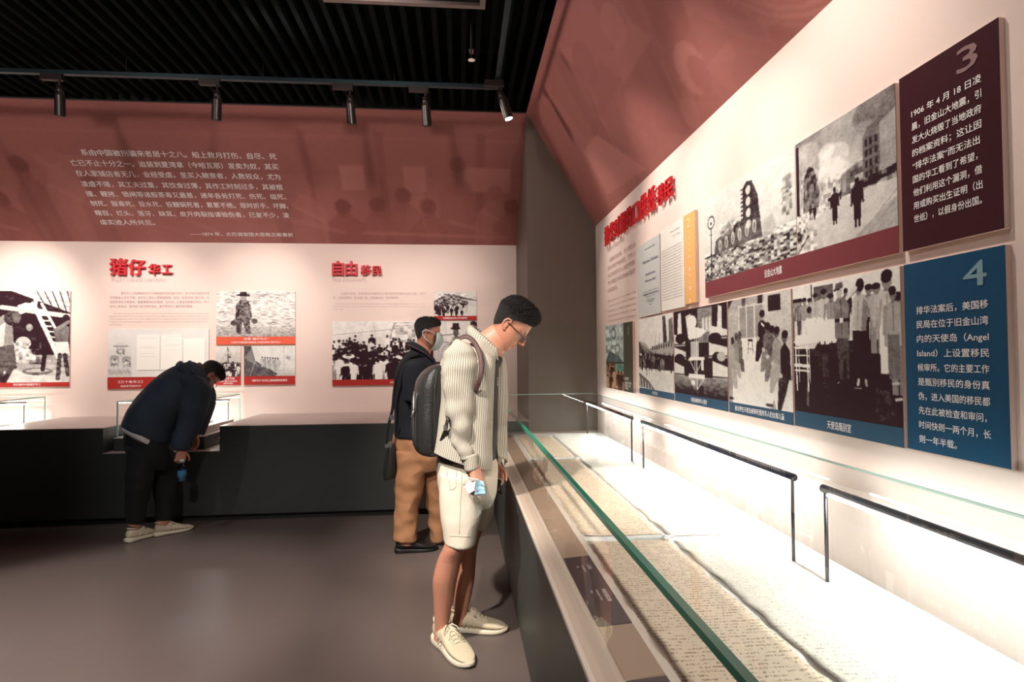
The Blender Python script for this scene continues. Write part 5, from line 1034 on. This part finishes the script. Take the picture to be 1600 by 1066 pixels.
s_ = MB(); loft(s_, sh_rings, k=5, poly=shp, cap=False)
shirt = s_.build('open_shirt', SHIRT, M1, True, folds(.010, 9, 9, 3.2, 2))
md = shirt.modifiers.new('thickness', 'SOLIDIFY'); md.thickness = .003
sl_ = MB(); loft(sl_, [((-0.020,2.660,1.500),(0.051,2.660,1.482),0.04),((-0.058,2.660,1.465),(0.085,2.660,1.429),0.062),((-0.084,2.660,1.407),(0.097,2.660,1.370),0.072),((-0.090,2.660,1.320),(0.090,2.660,1.288),0.072),((-0.082,2.660,1.232),(0.072,2.660,1.201),0.068),((-0.068,2.660,1.159),(0.063,2.660,1.136),0.066),((-0.057,2.660,1.086),(0.060,2.660,1.066),0.062),((-0.046,2.660,1.028),(0.059,2.660,1.014),0.056),((-0.025,2.650,0.982),(0.067,2.650,0.986),0.05),((-0.002,2.645,0.945),(0.079,2.645,0.961),0.043)], n=34, k=4)
sv = sl_.build('sleeve', SHIRT, M1, True, folds(.017, 7, 7, 11, 3))
cf = MB(); loft(cf, [((0.006,2.640,0.963),(0.076,2.640,0.976),0.036),((0.012,2.640,0.937),(0.079,2.640,0.950),0.037),((0.017,2.640,0.894),(0.081,2.640,0.909),0.037)], n=26, k=3); cf.build('cuff', SHIRTH, sv, True)
sl_ = MB(); loft(sl_, [((0.021,3.040,1.488),(0.091,3.040,1.471),0.04),((-0.013,3.040,1.405),(0.154,3.040,1.370),0.07),((-0.004,3.040,1.271),(0.164,3.040,1.252),0.07),((0.015,3.040,1.137),(0.176,3.040,1.117),0.064),((0.061,3.040,1.003),(0.202,3.040,0.983),0.056),((0.107,3.040,0.918),(0.222,3.040,0.906),0.046),((0.134,3.040,0.861),(0.221,3.040,0.859),0.038)], n=26, k=4)
sl_.build('sleeve', SHIRT, M1, True, folds(.012, 7, 7, 9, 5))
# far front flap hanging forward
fp = MB(); fl_ = [(0.208,2.930,1.416),(0.225,2.950,1.354),(0.235,2.970,1.238),(0.235,2.980,1.106),(0.234,2.980,0.974),(0.233,2.980,0.850)]; fi_ = [(0.178,2.820,1.417),(0.182,2.800,1.358),(0.185,2.800,1.249),(0.185,2.820,1.123),(0.181,2.820,0.999),(0.180,2.820,0.931)]
vs = []; uv = []
fl_ = [Vector(p) for p in catmull([np.array(p) for p in fl_], 5)]; fi_ = [Vector(p) for p in catmull([np.array(p) for p in fi_], 5)]
for i, (a, c) in enumerate(zip(fl_, fi_)):
    for j in range(9): t = j/8; vs.append(a.lerp(c, t)+Vector((.010*math.sin(t*9+i*.15)+.018*math.sin(t*math.pi), 0, 0))); uv.append((t*.12+.001, i*.02+.001))
fp.add(vs, [(i*9+j, i*9+j+1, (i+1)*9+j+1, (i+1)*9+j) for i in range(len(fl_)-1) for j in range(8)], uv); ff = fp.build('shirt_flap', SHIRT, shirt, True); md = ff.modifiers.new('thickness', 'SOLIDIFY'); md.thickness = .003
# collar
cl = MB(); ca = [Vector(p) for p in ((0.175,2.770,1.432), (0.120,2.765,1.484), (0.069,2.800,1.529), (0.052,2.860,1.550), (0.072,2.930,1.547), (0.135,2.960,1.502), (0.198,2.930,1.442))]
ca = [Vector(p) for p in catmull([np.array(p) for p in ca], 5)]; vs = []; cc = Vector((0.156,2.860,1.505)); uv = []
for i, p in enumerate(ca):
    out = (p-cc); out.z *= .2; out.normalize(); e_ = abs(i/(len(ca)-1)-.5)*2
    vs += [p+Vector((.008, 0, .016)), p+out*.010+Vector((0, 0, .010)), p+out*(.022+.010*e_)-Vector((0, 0, .022+.012*e_))]; uv += [(i*.011+.001, .001), (i*.011+.001, .01), (i*.011+.001, .04)]
cl.add(vs, [(i*3+j, i*3+j+1, (i+1)*3+j+1, (i+1)*3+j) for i in range(len(ca)-1) for j in range(2)], uv); c_ = cl.build('collar', SHIRTH, shirt, True); md = c_.modifiers.new('thickness', 'SOLIDIFY'); md.thickness = .003
bt = MB()
for (u, v) in ((0.154,2.680,1.369), (0.147,2.670,1.281), (0.140,2.670,1.205)) and ((0, 0),)*0: pass
for p in ((0.151,2.690,1.369), (0.141,2.688,1.200), (0.140,2.688,1.108)): bt.ball(p, .005)
bt.build('button', SOLE, shirt, True)
tp_ = MB()
for i_, (u0_, w_) in enumerate(((0, .006), (.010, .005), (.019, .007), (.030, .004))):
    for j_ in range(3): a_ = Vector((0.170,2.800,1.314))+Vector((.004+.0007*i_, .012-u0_, -.014*j_-.003*(i_ % 2))); tp_.box(a_, a_+Vector((.006, -w_, -.010)))
tp_.build('chest_print', WHITE_INK, M1)
# shorts
sh = MB(); loft(sh, [((-0.111,2.850,0.933),(0.170,2.850,0.914),0.15),((-0.114,2.850,0.902),(0.176,2.850,0.888),0.165),((-0.112,2.850,0.830),(0.175,2.850,0.813),0.176),((-0.103,2.850,0.753),(0.168,2.850,0.739),0.172),((-0.088,2.850,0.697),(0.149,2.850,0.689),0.12)], k=3)
loft(sh, [((-0.096,2.765,0.863),(0.127,2.765,0.842),0.09),((-0.097,2.765,0.773),(0.112,2.765,0.760),0.096),((-0.094,2.765,0.682),(0.093,2.765,0.676),0.094),((-0.086,2.765,0.607),(0.077,2.765,0.593),0.09),((-0.077,2.765,0.538),(0.061,2.765,0.527),0.087)], k=3)
loft(sh, [((-0.013,2.955,0.822),(0.179,2.955,0.811),0.09),((0.006,2.955,0.725),(0.171,2.955,0.714),0.094),((0.031,2.955,0.628),(0.158,2.955,0.623),0.092),((0.050,2.955,0.556),(0.144,2.955,0.546),0.086)], k=3)
so_ = union(sh, 'shorts', SHORTS, M1, .006, 6, .5, folds(.009, 7, 7, 5, 6))
def on(ob, pts, out=.001):
    res = []
    for q_ in catmull([np.array(a) for a in pts], 4):
        ok, loc, nor, idx = ob.closest_point_on_mesh(Vector(q_)); res.append(loc+nor*out if ok else Vector(q_))
    return res
st = MB()
for pts in (((-0.097,2.700,0.899), (-0.081,2.660,0.849), (-0.067,2.650,0.805)), ((-0.067,2.650,0.805), (-0.035,2.640,0.817), (-0.037,2.640,0.872), (-0.040,2.660,0.917)), ((0.000,2.640,0.929), (-0.000,2.630,0.830), (-0.004,2.630,0.716), (-0.010,2.640,0.604)), ((-0.071,2.660,0.589), (-0.013,2.630,0.593), (0.051,2.660,0.587))): st.tube(on(so_, pts), .0013, 6)
st.build('stitching', SHORTS_S, so_, True)
make_shoe(M1, (-.125, 2.945, 0), rad(-60), .33, SHOE, SOLE, LACE)
make_shoe(M1, (-.062, 3.04, 0), rad(-9), .295, SHOE, SOLE, LACE)

# backpack
BP = thing('backpack', 'black leather backpack worn by the man in the striped shirt', 'backpack', (-0.162,2.870,0.931))
bp = MB(); loft(bp, [((-0.170,2.800,0.943),(-0.091,2.800,0.944),0.1),((-0.206,2.800,0.956),(-0.079,2.800,0.953),0.135),((-0.224,2.800,0.987),(-0.072,2.800,0.986),0.148),((-0.227,2.800,1.072),(-0.069,2.800,1.075),0.152),((-0.223,2.800,1.194),(-0.068,2.800,1.197),0.152),((-0.217,2.800,1.276),(-0.065,2.800,1.283),0.148),((-0.196,2.800,1.325),(-0.064,2.800,1.345),0.14),((-0.156,2.800,1.361),(-0.067,2.800,1.369),0.12),((-0.119,2.800,1.373),(-0.077,2.800,1.376),0.09)], n=40, k=4)
bp.v = [tuple(Vector(v)+Vector((0, .06, 0))) for v in bp.v]
body_ = bp.build('pack_body', LEATHER, BP, True, folds(.005, 5, 5, 5, 8))
pk = MB(); loft(pk, [((-0.218,2.800,0.980),(-0.182,2.800,0.977),0.11),((-0.233,2.800,1.011),(-0.182,2.800,1.010),0.12),((-0.236,2.800,1.133),(-0.181,2.800,1.132),0.12),((-0.232,2.800,1.218),(-0.181,2.800,1.217),0.118),((-0.217,2.800,1.255),(-0.175,2.800,1.260),0.1)], n=28, k=3); pk.v = [tuple(Vector(v)+Vector((0, .06, 0))) for v in pk.v]; pk.build('front_pocket', LEATHER, BP, True)
z_ = MB(); z_.tube([(-0.129,2.712,0.978), (-0.122,2.707,1.111), (-0.119,2.709,1.259), (-0.110,2.722,1.332), (-0.093,2.750,1.371)], .004, 8); z_.build('piping', LEATHER, BP, True)
z_ = MB(); z_.tube([(-0.217,2.745,1.019), (-0.219,2.742,1.139), (-0.216,2.748,1.252)], .0025, 6); z_.tube([(-0.215,2.735,1.169), (-0.227,2.730,1.134)], .004, 6); z_.build('zip', ZIP, BP, True)
s1 = MB(); s1.tube([Vector(q_) for q_ in catmull([np.array(q_) for q_ in ((-0.057,2.720,1.317), (-0.032,2.700,1.451), (0.010,2.695,1.504), (0.051,2.675,1.495), (0.082,2.635,1.447), (0.095,2.610,1.383), (0.088,2.600,1.314), (0.066,2.630,1.255))], 5)], .0045, 10, flat=2.6); s1.build('shoulder_strap', STRAPB, BP, True)
s1 = MB(); s1.tube([(-0.093,2.705,1.016), (-0.068,2.660,1.081), (-0.056,2.620,1.143)], .005, 8, flat=2.0); s1.build('lower_strap', LEATHER, BP, True)
s1 = MB(); s1.box((-0.077,2.655,1.081), tuple(Vector((-0.065,2.655,1.104))+Vector((.004, -.02, 0)))); s1.build('buckle', ZIP, BP)
# mask in the near hand
MK = thing('face_mask', 'light blue face mask dangling from the near hand of the man in shorts', 'face mask', (0.071,2.600,0.821))
def patch(corners, thick, nu=8, nv=8, wave=.004, per=3):
    a, b_, c, d = [Vector(p) for p in corners]; m = MB(); vs = []; N = (b_-a).cross(d-a).normalized()
    for L in (0, 1):
        for i in range(nv+1):
            for j in range(nu+1):
                u, v = j/nu, i/nv; p = (a*(1-u)+b_*u)*(1-v)+(d*(1-u)+c*u)*v; vs.append(p+N*(wave*math.sin(v*per*2*math.pi)+wave*2*math.sin(u*math.pi)+(thick if L else 0)))
    S_ = (nu+1)*(nv+1); f = []
    for i in range(nv):
        for j in range(nu): q_ = i*(nu+1)+j; f.append((q_, q_+1, q_+nu+2, q_+nu+1)); f.append((q_+S_, q_+nu+1+S_, q_+nu+2+S_, q_+1+S_))
    for j in range(nu): f.append((j, j+S_, j+1+S_, j+1)); q_ = nv*(nu+1)+j; f.append((q_, q_+1, q_+1+S_, q_+S_))
    for i in range(nv): q_ = i*(nu+1); f.append((q_, q_+nu+1, q_+nu+1+S_, q_+S_)); q_ += nu; f.append((q_, q_+S_, q_+nu+1+S_, q_+nu+1))
    return m.add(vs, f)
patch(((0.011,2.590,0.844), (0.068,2.585,0.867), (0.059,2.580,0.817), (0.036,2.585,0.803)), .002).build('inner_layer', MASKI, MK, True)
patch(((0.071,2.590,0.868), (0.102,2.600,0.854), (0.111,2.600,0.797), (0.059,2.585,0.796)), .002, wave=.003).build('outer_layer', MASKB, MK, True)
lp_ = MB(); lp_.tube([Vector(p) for p in ((0.011,2.590,0.844), (0.023,2.588,0.867), (0.040,2.588,0.878), (0.042,2.588,0.861), (0.062,2.585,0.867))], .0022, 6); lp_.tube([Vector(p) for p in ((0.042,2.585,0.873), (0.071,2.583,0.870), (0.085,2.585,0.860))], .0022, 6); lp_.build('ear_loop', MASKI, MK, True)
PH_ = thing('smartphone', 'dark phone with a pale edge glint in the far hand of the man in shorts', 'phone', (0.204,3.000,0.741))
def slab4(cs, t_, m, nm, par):
    cs = [Vector(c) for c in cs]; N = (cs[1]-cs[0]).cross(cs[3]-cs[0]).normalized()*t_; return MB().hexa(cs, [c+N for c in cs]).build(nm, m, par)
slab4(((0.186,2.980,0.720), (0.208,2.960,0.711), (0.203,2.930,0.789), (0.183,2.970,0.788)), .007, BLACKM, 'phone_body', PH_)
e_ = MB(); e_.tube([(0.182,2.968,0.792), (0.204,2.928,0.793), (0.208,2.930,0.780), (0.191,2.955,0.729)], .0022, 6); e_.build('edge_glint', SOLE, PH_, True)  # glint along the phone's edge, put in as a pale strip

# ---- man with the face mask ---------------------------------------------------
M2 = thing('person', 'man in navy polo, tan chinos and face mask standing behind the backpack', 'person', (-.35, 4.36, 0))
H2 = xf(Vector((-0.246,4.350,1.581)), rad(-3), rad(8), 0)
b = MB(); head_lofts(b, H2, .99)
loft(b, [((-0.312,4.350,1.591),(-0.203,4.350,1.533),0.05),((-0.322,4.350,1.520),(-0.213,4.350,1.467),0.054),((-0.345,4.350,1.458),(-0.218,4.350,1.419),0.075),((-0.421,4.350,1.392),(-0.190,4.350,1.371),0.15),((-0.454,4.350,1.259),(-0.176,4.350,1.256),0.17),((-0.464,4.350,1.023),(-0.187,4.350,1.018),0.155),((-0.465,4.350,0.811),(-0.179,4.350,0.805),0.155),((-0.461,4.350,0.646),(-0.170,4.350,0.638),0.15)], k=3)
for yy_, rows in ((4.27, [(624,710,664,712),(623,750,658,752),(624,790,652,792),(624,830,646,832),(624,850,645,852)]), (4.43, [(652,710,688,712),(660,750,692,752),(671,790,694,792),(677,830,693,832),(678,852,694,852)])): 
    loft(b, [((r0, 0, 0), (r0, 0, 0), .05) for r0 in ()] or ([((-0.443,4.270,0.706),(-0.259,4.270,0.692),0.08),((-0.448,4.270,0.521),(-0.288,4.270,0.508),0.075),((-0.444,4.270,0.337),(-0.316,4.270,0.323),0.06),((-0.445,4.270,0.153),(-0.344,4.270,0.140),0.05),((-0.445,4.270,0.061),(-0.349,4.270,0.048),0.045)] if yy_ < 4.3 else [((-0.326,4.430,0.676),(-0.154,4.430,0.662),0.08),((-0.289,4.430,0.483),(-0.135,4.430,0.469),0.075),((-0.237,4.430,0.289),(-0.127,4.430,0.276),0.06),((-0.209,4.430,0.096),(-0.133,4.430,0.084),0.05),((-0.205,4.430,-0.009),(-0.128,4.430,-0.012),0.045)]), n=20, k=2)
for sg, yy_ in ((-1, 4.16), (1, 4.55)):
    pts = [Vector(p) for p in (((-0.322,4.160,1.311), (-0.322,4.150,1.166), (-0.290,4.140,1.040), (-0.178,4.130,1.025), (-0.074,4.160,1.071)) if sg < 0 else ((-0.332,4.540,1.300), (-0.323,4.550,1.141), (-0.284,4.550,1.001), (-0.169,4.500,0.989), (-0.070,4.450,1.046)))]
    b.tube(pts, [.052, .045, .040, .034, .026], 12); hand_lofts(b, pts[-1], (1, 0, .1), (0, -sg, -.3), sg < 0, .9, (.5, .6, .5))
bd = union(b, 'body', SKIN, M2, .0045, 2, .5, face_disp(H2, .99)); tint(bd, H2, .99); eyes(bd, H2, .99); make_hair(M2, H2, .975, 7, .011, 3000, .8)
po = MB(); loft(po, [((-0.488,4.350,0.830),(-0.164,4.350,0.814),0.185),((-0.488,4.350,0.953),(-0.168,4.350,0.932),0.18),((-0.487,4.350,1.118),(-0.163,4.350,1.104),0.185),((-0.482,4.350,1.250),(-0.157,4.350,1.237),0.2),((-0.459,4.350,1.345),(-0.166,4.350,1.323),0.2),((-0.421,4.350,1.406),(-0.185,4.350,1.371),0.165),((-0.369,4.350,1.453),(-0.199,4.350,1.400),0.1),((-0.359,4.350,1.491),(-0.213,4.350,1.414),0.068)], k=4)
loft(po, [((-0.357,4.150,1.393),(-0.249,4.150,1.374),0.05),((-0.397,4.150,1.348),(-0.231,4.150,1.328),0.07),((-0.406,4.150,1.244),(-0.231,4.150,1.233),0.072),((-0.402,4.150,1.140),(-0.223,4.150,1.119),0.07),((-0.398,4.150,1.104),(-0.219,4.150,1.092),0.068)], n=24, k=3)
loft(po, [((-0.381,4.550,1.390),(-0.273,4.550,1.369),0.05),((-0.411,4.550,1.341),(-0.243,4.550,1.319),0.07),((-0.421,4.550,1.227),(-0.244,4.550,1.215),0.072),((-0.412,4.550,1.093),(-0.235,4.550,1.090),0.07)], n=24, k=3)
pol = union(po, 'polo_shirt', NAVY, M2, .008, 5, .5, folds(.008, 6, 6, 5, 9))
cl = MB(); ca = [Vector(p) for p in ((-0.202,4.300,1.386), (-0.256,4.270,1.452), (-0.321,4.280,1.495), (-0.359,4.350,1.510), (-0.332,4.420,1.497), (-0.265,4.430,1.448), (-0.201,4.390,1.385))]; ca = [Vector(p) for p in catmull([np.array(p) for p in ca], 5)]; vs = []; cc = Vector((-0.260,4.350,1.472)); strip = []
for i, p in enumerate(ca):
    out = p-cc; out.z *= .2; out.normalize(); vs += [p+Vector((0, 0, .018)), p+out*.010+Vector((0, 0, .012)), p+out*.028-Vector((0, 0, .024))]; strip.append(p+out*.0225-Vector((0, 0, .012)))
cl.add(vs, [(i*3+j, i*3+j+1, (i+1)*3+j+1, (i+1)*3+j) for i in range(len(ca)-1) for j in range(2)]); c_ = cl.build('collar', NAVY, pol, True); md = c_.modifiers.new('thickness', 'SOLIDIFY'); md.thickness = .003
MB().tube(strip, .0028, 6).build('collar_stripe', mat('red_white_stripe', (.62, .25, .25), .8), pol, True)
pa = MB(); loft(pa, [((-0.488,4.350,0.849),(-0.159,4.350,0.833),0.165),((-0.488,4.350,0.778),(-0.150,4.350,0.761),0.176),((-0.475,4.350,0.684),(-0.141,4.350,0.666),0.178),((-0.452,4.350,0.589),(-0.151,4.350,0.572),0.13)], k=3)
loft(pa, [((-0.466,4.270,0.729),(-0.241,4.270,0.720),0.1),((-0.457,4.270,0.614),(-0.255,4.270,0.599),0.1),((-0.471,4.270,0.476),(-0.279,4.270,0.461),0.094),((-0.476,4.270,0.338),(-0.298,4.270,0.323),0.086),((-0.477,4.270,0.200),(-0.317,4.270,0.185),0.08),((-0.477,4.270,0.094),(-0.317,4.270,0.084),0.076)], k=3)
loft(pa, [((-0.360,4.430,0.701),(-0.144,4.430,0.691),0.1),((-0.336,4.430,0.580),(-0.130,4.430,0.565),0.1),((-0.299,4.430,0.435),(-0.116,4.430,0.420),0.092),((-0.256,4.430,0.290),(-0.108,4.430,0.275),0.084),((-0.233,4.430,0.145),(-0.113,4.430,0.131),0.078),((-0.224,4.430,0.035),(-0.109,4.430,0.026),0.074)], k=3)
union(pa, 'trousers', TANP, M2, .007, 4, .5, folds(.016, 6, 6, 7, 11))
make_shoe(M2, (-.475, 4.27, 0), rad(6), .30, SHOEB, SOLEB, None); make_shoe(M2, (-.215, 4.42, 0), rad(2), .30, SHOEB, SOLEB, None)
mk = MB(); rows = [(.020, .086, .104, .052), (-.004, .075, .119, .058), (-.034, .070, .130, .060), (-.066, .068, .122, .056), (-.094, .058, .104, .048), (-.116, .040, .086, .034)]
pm = [np.array(p) for p in ((-.2, -1.0), (.2, -.98), (.62, -.78), (.9, -.42), (1.0, 0), (.9, .42), (.62, .78), (.2, .98), (-.2, 1.0))]; pm = [tuple(p) for p in catmull(pm, 3)]
q = MB(); loft(q, [((b_-.02, 0, z-.012*0), (f_, 0, z), h*1.12) for z, b_, f_, h in rows], k=4, poly=pm, cap=False)
mk.add([H2 @ (Vector(v)*.99) for v in q.v], q.f); mk_ = mk.build('worn_face_mask', MASKW, M2, True, lambda p: .0022*math.sin((H2.inverted() @ p).z*330)); md = mk_.modifiers.new('thickness', 'SOLIDIFY'); md.thickness = .002
el = MB()
for y in (-1, 1): el.tube([H2 @ Vector(p) for p in ((.070, y*.066, .006), (.030, y*.081, .022), (-.004, y*.092, .030), (-.022, y*.094, .012), (-.018, y*.090, -.014), (.010, y*.082, -.042), (.055, y*.062, -.070))], .0026, 8, flat=1.6)
el.build('ear_loop', MASKI, mk_, True)
BG = thing('shoulder_bag', 'black crossbody bag hanging behind the man in tan chinos', 'bag', (-0.509,4.320,0.531))
bg = MB(); loft(bg, [((-0.560,4.320,0.532),(-0.463,4.320,0.544),0.13),((-0.564,4.320,0.570),(-0.453,4.320,0.576),0.14),((-0.555,4.320,0.677),(-0.448,4.320,0.679),0.14),((-0.541,4.320,0.770),(-0.453,4.320,0.772),0.13),((-0.531,4.320,0.783),(-0.462,4.320,0.787),0.12)], n=30, k=3); bg.build('bag_body', LEATHER, BG, True)
s1 = MB(); s1.tube([Vector(q_) for q_ in catmull([np.array(q_) for q_ in ((-0.526,4.200,0.765), (-0.516,4.200,0.901), (-0.484,4.200,1.037), (-0.469,4.190,1.175), (-0.442,4.150,1.290), (-0.394,4.170,1.389), (-0.306,4.200,1.433), (-0.238,4.280,1.372), (-0.203,4.320,1.210))], 4)], .004, 8, flat=4); s1.build('strap', BLACKT, BG, True)
s1 = MB(); s1.box((-0.498,4.165,0.968), tuple(Vector((-0.476,4.165,1.000))+Vector((.008, -.008, 0)))); s1.build('buckle', ZIP, BG); s1 = MB(); s1.box((-0.530,4.165,0.771), tuple(Vector((-0.503,4.165,0.797))+Vector((0, -.01, 0)))); s1.build('buckle', ZIP, BG)

# ---- man bending over the small showcase --------------------------------------
PH3 = rad(38); D3 = Vector((math.cos(PH3), math.sin(PH3), 0)); S3 = Vector((-math.sin(PH3), math.cos(PH3), 0)); S3t = tuple(S3)
M3 = thing('person', 'man in navy jacket and black trousers bending over the small glass showcase', 'person', (-2.40, 4.93, 0))
H3 = xf(Vector((-2.128,5.088,1.267)), PH3+rad(8), rad(62), rad(0))
b = MB(); head_lofts(b, H3, 1.0)
loft(b, [((-2.171,5.055,1.381),(-2.088,5.119,1.249),0.055),((-2.193,5.037,1.371),(-2.108,5.104,1.218),0.056),((-2.231,5.007,1.350),(-2.131,5.086,1.176),0.09),((-2.305,4.950,1.310),(-2.154,5.068,1.113),0.14),((-2.384,4.888,1.220),(-2.215,5.020,1.032),0.14),((-2.440,4.845,1.121),(-2.274,4.974,0.953),0.13),((-2.494,4.802,1.004),(-2.347,4.917,0.878),0.13),((-2.541,4.766,0.879),(-2.396,4.879,0.781),0.13),((-2.553,4.756,0.722),(-2.389,4.884,0.683),0.13),((-2.533,4.772,0.595),(-2.395,4.879,0.572),0.1)], S=S3t, k=3)
loft(b, [((-2.521,4.680,0.627),(-2.421,4.758,0.600),0.06),((-2.533,4.696,0.439),(-2.443,4.766,0.410),0.055),((-2.554,4.730,0.236),(-2.488,4.782,0.210),0.044),((-2.563,4.748,0.123),(-2.500,4.798,0.096),0.04)], S=S3t, n=18, k=2)
loft(b, [((-2.460,4.930,0.579),(-2.366,5.003,0.574),0.06),((-2.431,4.915,0.387),(-2.345,4.982,0.359),0.055),((-2.417,4.888,0.189),(-2.345,4.944,0.172),0.044),((-2.421,4.878,0.090),(-2.354,4.931,0.073),0.04)], S=S3t, n=18, k=2)
b.tube([(-2.110,4.848,1.157), (-2.113,4.833,1.005), (-2.130,4.807,0.907), (-2.163,4.795,0.783), (-2.188,4.788,0.694)], [.052, .045, .040, .033, .026], 12)
hand_lofts(b, Vector((-2.188,4.788,0.694)), (-.12, -.05, -1), (-.6, .75, 0), True, .95, (.55, .8, .5))
b.tube([(-2.251,5.246,1.146), (-2.247,5.262,0.968), (-2.250,5.246,0.847), (-2.265,5.209,0.753)], [.052, .045, .038, .028], 12); hand_lofts(b, Vector((-2.265,5.209,0.753)), (0, 0, -1), (-.5, -.8, 0), False, .95)
bd = union(b, 'body', SKIN, M3, .0040, 2, .5, face_disp(H3)); tint(bd, H3); eyes(bd, H3); make_hair(M3, H3, 1.0, 11, .018, 3000, .5)
gl = MB()
for y in (-1, 1):
    gl.tube([H3 @ Vector((.109, y*.034+.024*math.cos(a), -.002+.020*math.sin(a))) for a in np.linspace(0, 2*math.pi, 18)[:-1]], .0015, 6, closed=True); gl.tube([H3 @ Vector((.107, y*.058, .004)), H3 @ Vector((.085, y*.077, .006)), H3 @ Vector((.0, y*.083, .010))], .002, 6)
gl.build('spectacles', STEEL, M3, True)
jk = MB(); loft(jk, [((-2.603,4.717,0.892),(-2.368,4.901,0.705),0.19),((-2.594,4.724,0.935),(-2.339,4.923,0.742),0.195),((-2.565,4.747,1.021),(-2.325,4.934,0.823),0.2),((-2.515,4.786,1.111),(-2.267,4.980,0.916),0.215),((-2.454,4.833,1.208),(-2.203,5.029,0.989),0.225),((-2.391,4.882,1.287),(-2.162,5.062,1.060),0.22),((-2.320,4.938,1.342),(-2.131,5.086,1.133),0.17),((-2.246,4.996,1.377),(-2.112,5.101,1.196),0.11),((-2.209,5.025,1.382),(-2.100,5.110,1.228),0.075)], S=S3t, k=4)
loft(jk, [((-2.176,4.797,1.303),(-2.066,4.883,1.248),0.05),((-2.194,4.783,1.253),(-2.021,4.918,1.152),0.075),((-2.193,4.784,1.112),(-2.032,4.909,1.049),0.078),((-2.200,4.778,0.987),(-2.054,4.892,0.958),0.072),((-2.220,4.762,0.874),(-2.094,4.861,0.828),0.062),((-2.237,4.749,0.776),(-2.138,4.827,0.742),0.054),((-2.234,4.752,0.706),(-2.156,4.813,0.684),0.048)], S=S3t, n=26, k=4)
loft(jk, [((-2.315,5.196,1.293),(-2.212,5.277,1.233),0.05),((-2.330,5.184,1.239),(-2.154,5.321,1.129),0.07),((-2.330,5.184,1.085),(-2.158,5.319,1.017),0.072),((-2.337,5.179,0.922),(-2.186,5.297,0.879),0.062),((-2.344,5.173,0.787),(-2.218,5.272,0.744),0.05)], S=S3t, n=26, k=3)
jak = union(jk, 'jacket', NAVYJ, M3, .008, 5, .5, folds(.012, 5, 5, 5, 13))
hd = MB(); hd.tube([Vector(p) for p in ((-2.102,4.944,1.225), (-2.168,4.866,1.291), (-2.240,4.873,1.343), (-2.291,4.961,1.357), (-2.319,5.066,1.339), (-2.270,5.142,1.305))], [.022, .030, .034, .036, .034, .024], 14, flat=.6); hd.tube([Vector(p) for p in ((-2.095,5.000,1.201), (-2.152,4.942,1.309), (-2.207,4.963,1.361), (-2.244,5.048,1.371), (-2.238,5.116,1.338))], .017, 12, flat=1.5)
union(hd, 'collar', NAVYJ, jak, .007, 3, .5, folds(.008, 9, 9, 9, 14))
tw = MB(); loft(tw, [((-2.580,4.735,0.825),(-2.396,4.879,0.684),0.178),((-2.597,4.722,0.861),(-2.403,4.873,0.710),0.184),((-2.594,4.724,0.905),(-2.396,4.879,0.750),0.18)], S=S3t, k=3); tw.build('tee_shirt', TEEW, M3, True)
tp = MB(); loft(tp, [((-2.580,4.735,0.884),(-2.375,4.895,0.747),0.165),((-2.587,4.730,0.806),(-2.332,4.929,0.679),0.178),((-2.576,4.738,0.686),(-2.317,4.941,0.595),0.176),((-2.559,4.751,0.575),(-2.331,4.930,0.525),0.13)], S=S3t, k=3)
loft(tp, [((-2.535,4.662,0.737),(-2.378,4.785,0.664),0.1),((-2.537,4.660,0.568),(-2.391,4.775,0.526),0.096),((-2.549,4.683,0.393),(-2.422,4.782,0.356),0.086),((-2.567,4.720,0.239),(-2.467,4.798,0.205),0.074),((-2.573,4.740,0.155),(-2.490,4.805,0.124),0.066)], S=S3t, k=3)
loft(tp, [((-2.519,4.891,0.675),(-2.339,5.031,0.642),0.1),((-2.490,4.913,0.517),(-2.339,5.031,0.484),0.094),((-2.447,4.889,0.342),(-2.326,4.984,0.316),0.084),((-2.431,4.877,0.218),(-2.331,4.955,0.194),0.072),((-2.428,4.873,0.138),(-2.339,4.942,0.115),0.064)], S=S3t, k=3)
union(tp, 'trousers', BLACKT, M3, .008, 4, .5, folds(.010, 6, 6, 6, 15))
make_shoe(M3, (-2.559,4.721,0.000), rad(64), .28, SHOE, SOLE, LACE); make_shoe(M3, (-2.432,4.867,0.000), rad(40), .28, SHOE, SOLE, LACE)
WB = thing('water_bottle', 'blue tinted plastic water bottle held by the bending man', 'bottle', (-2.178,4.770,0.462))
c0 = Vector((-2.178,4.770,0.452)); z0 = c0.z
def lathe(mb, prof): 
    vs = []; n = 20
    for r_, z in prof: vs += [(c0.x+r_*math.cos(2*math.pi*i/n), c0.y+r_*math.sin(2*math.pi*i/n), z0+z) for i in range(n)]
    return mb.add(vs, [(i*n+j, i*n+(j+1) % n, (i+1)*n+(j+1) % n, (i+1)*n+j) for i in range(len(prof)-1) for j in range(n)])
lathe(MB(), [(.001, 0), (.026, 0), (.031, .006), (.031, .03), (.028, .034), (.031, .038), (.031, .09), (.028, .095), (.031, .10), (.026, .118), (.013, .140), (.0125, .152)]).build('bottle_body', PETB, WB, True)
lathe(MB(), [(.0315, .045), (.0317, .046), (.0317, .085), (.0315, .086)]).build('bottle_label', mat('blue_bottle_label', (.05, .22, .42), .5), WB, True)
lathe(MB(), [(.001, .168), (.014, .168), (.015, .165), (.015, .150), (.001, .150)]).build('cap', mat('bottle_cap', (.7, .8, .9), .4), WB, True)
lathe(MB(), [(.001, .004), (.029, .004), (.029, .075), (.001, .075)]).build('water', mat('water_fill', (.10, .28, .42), .1, coat=.5), WB, True)
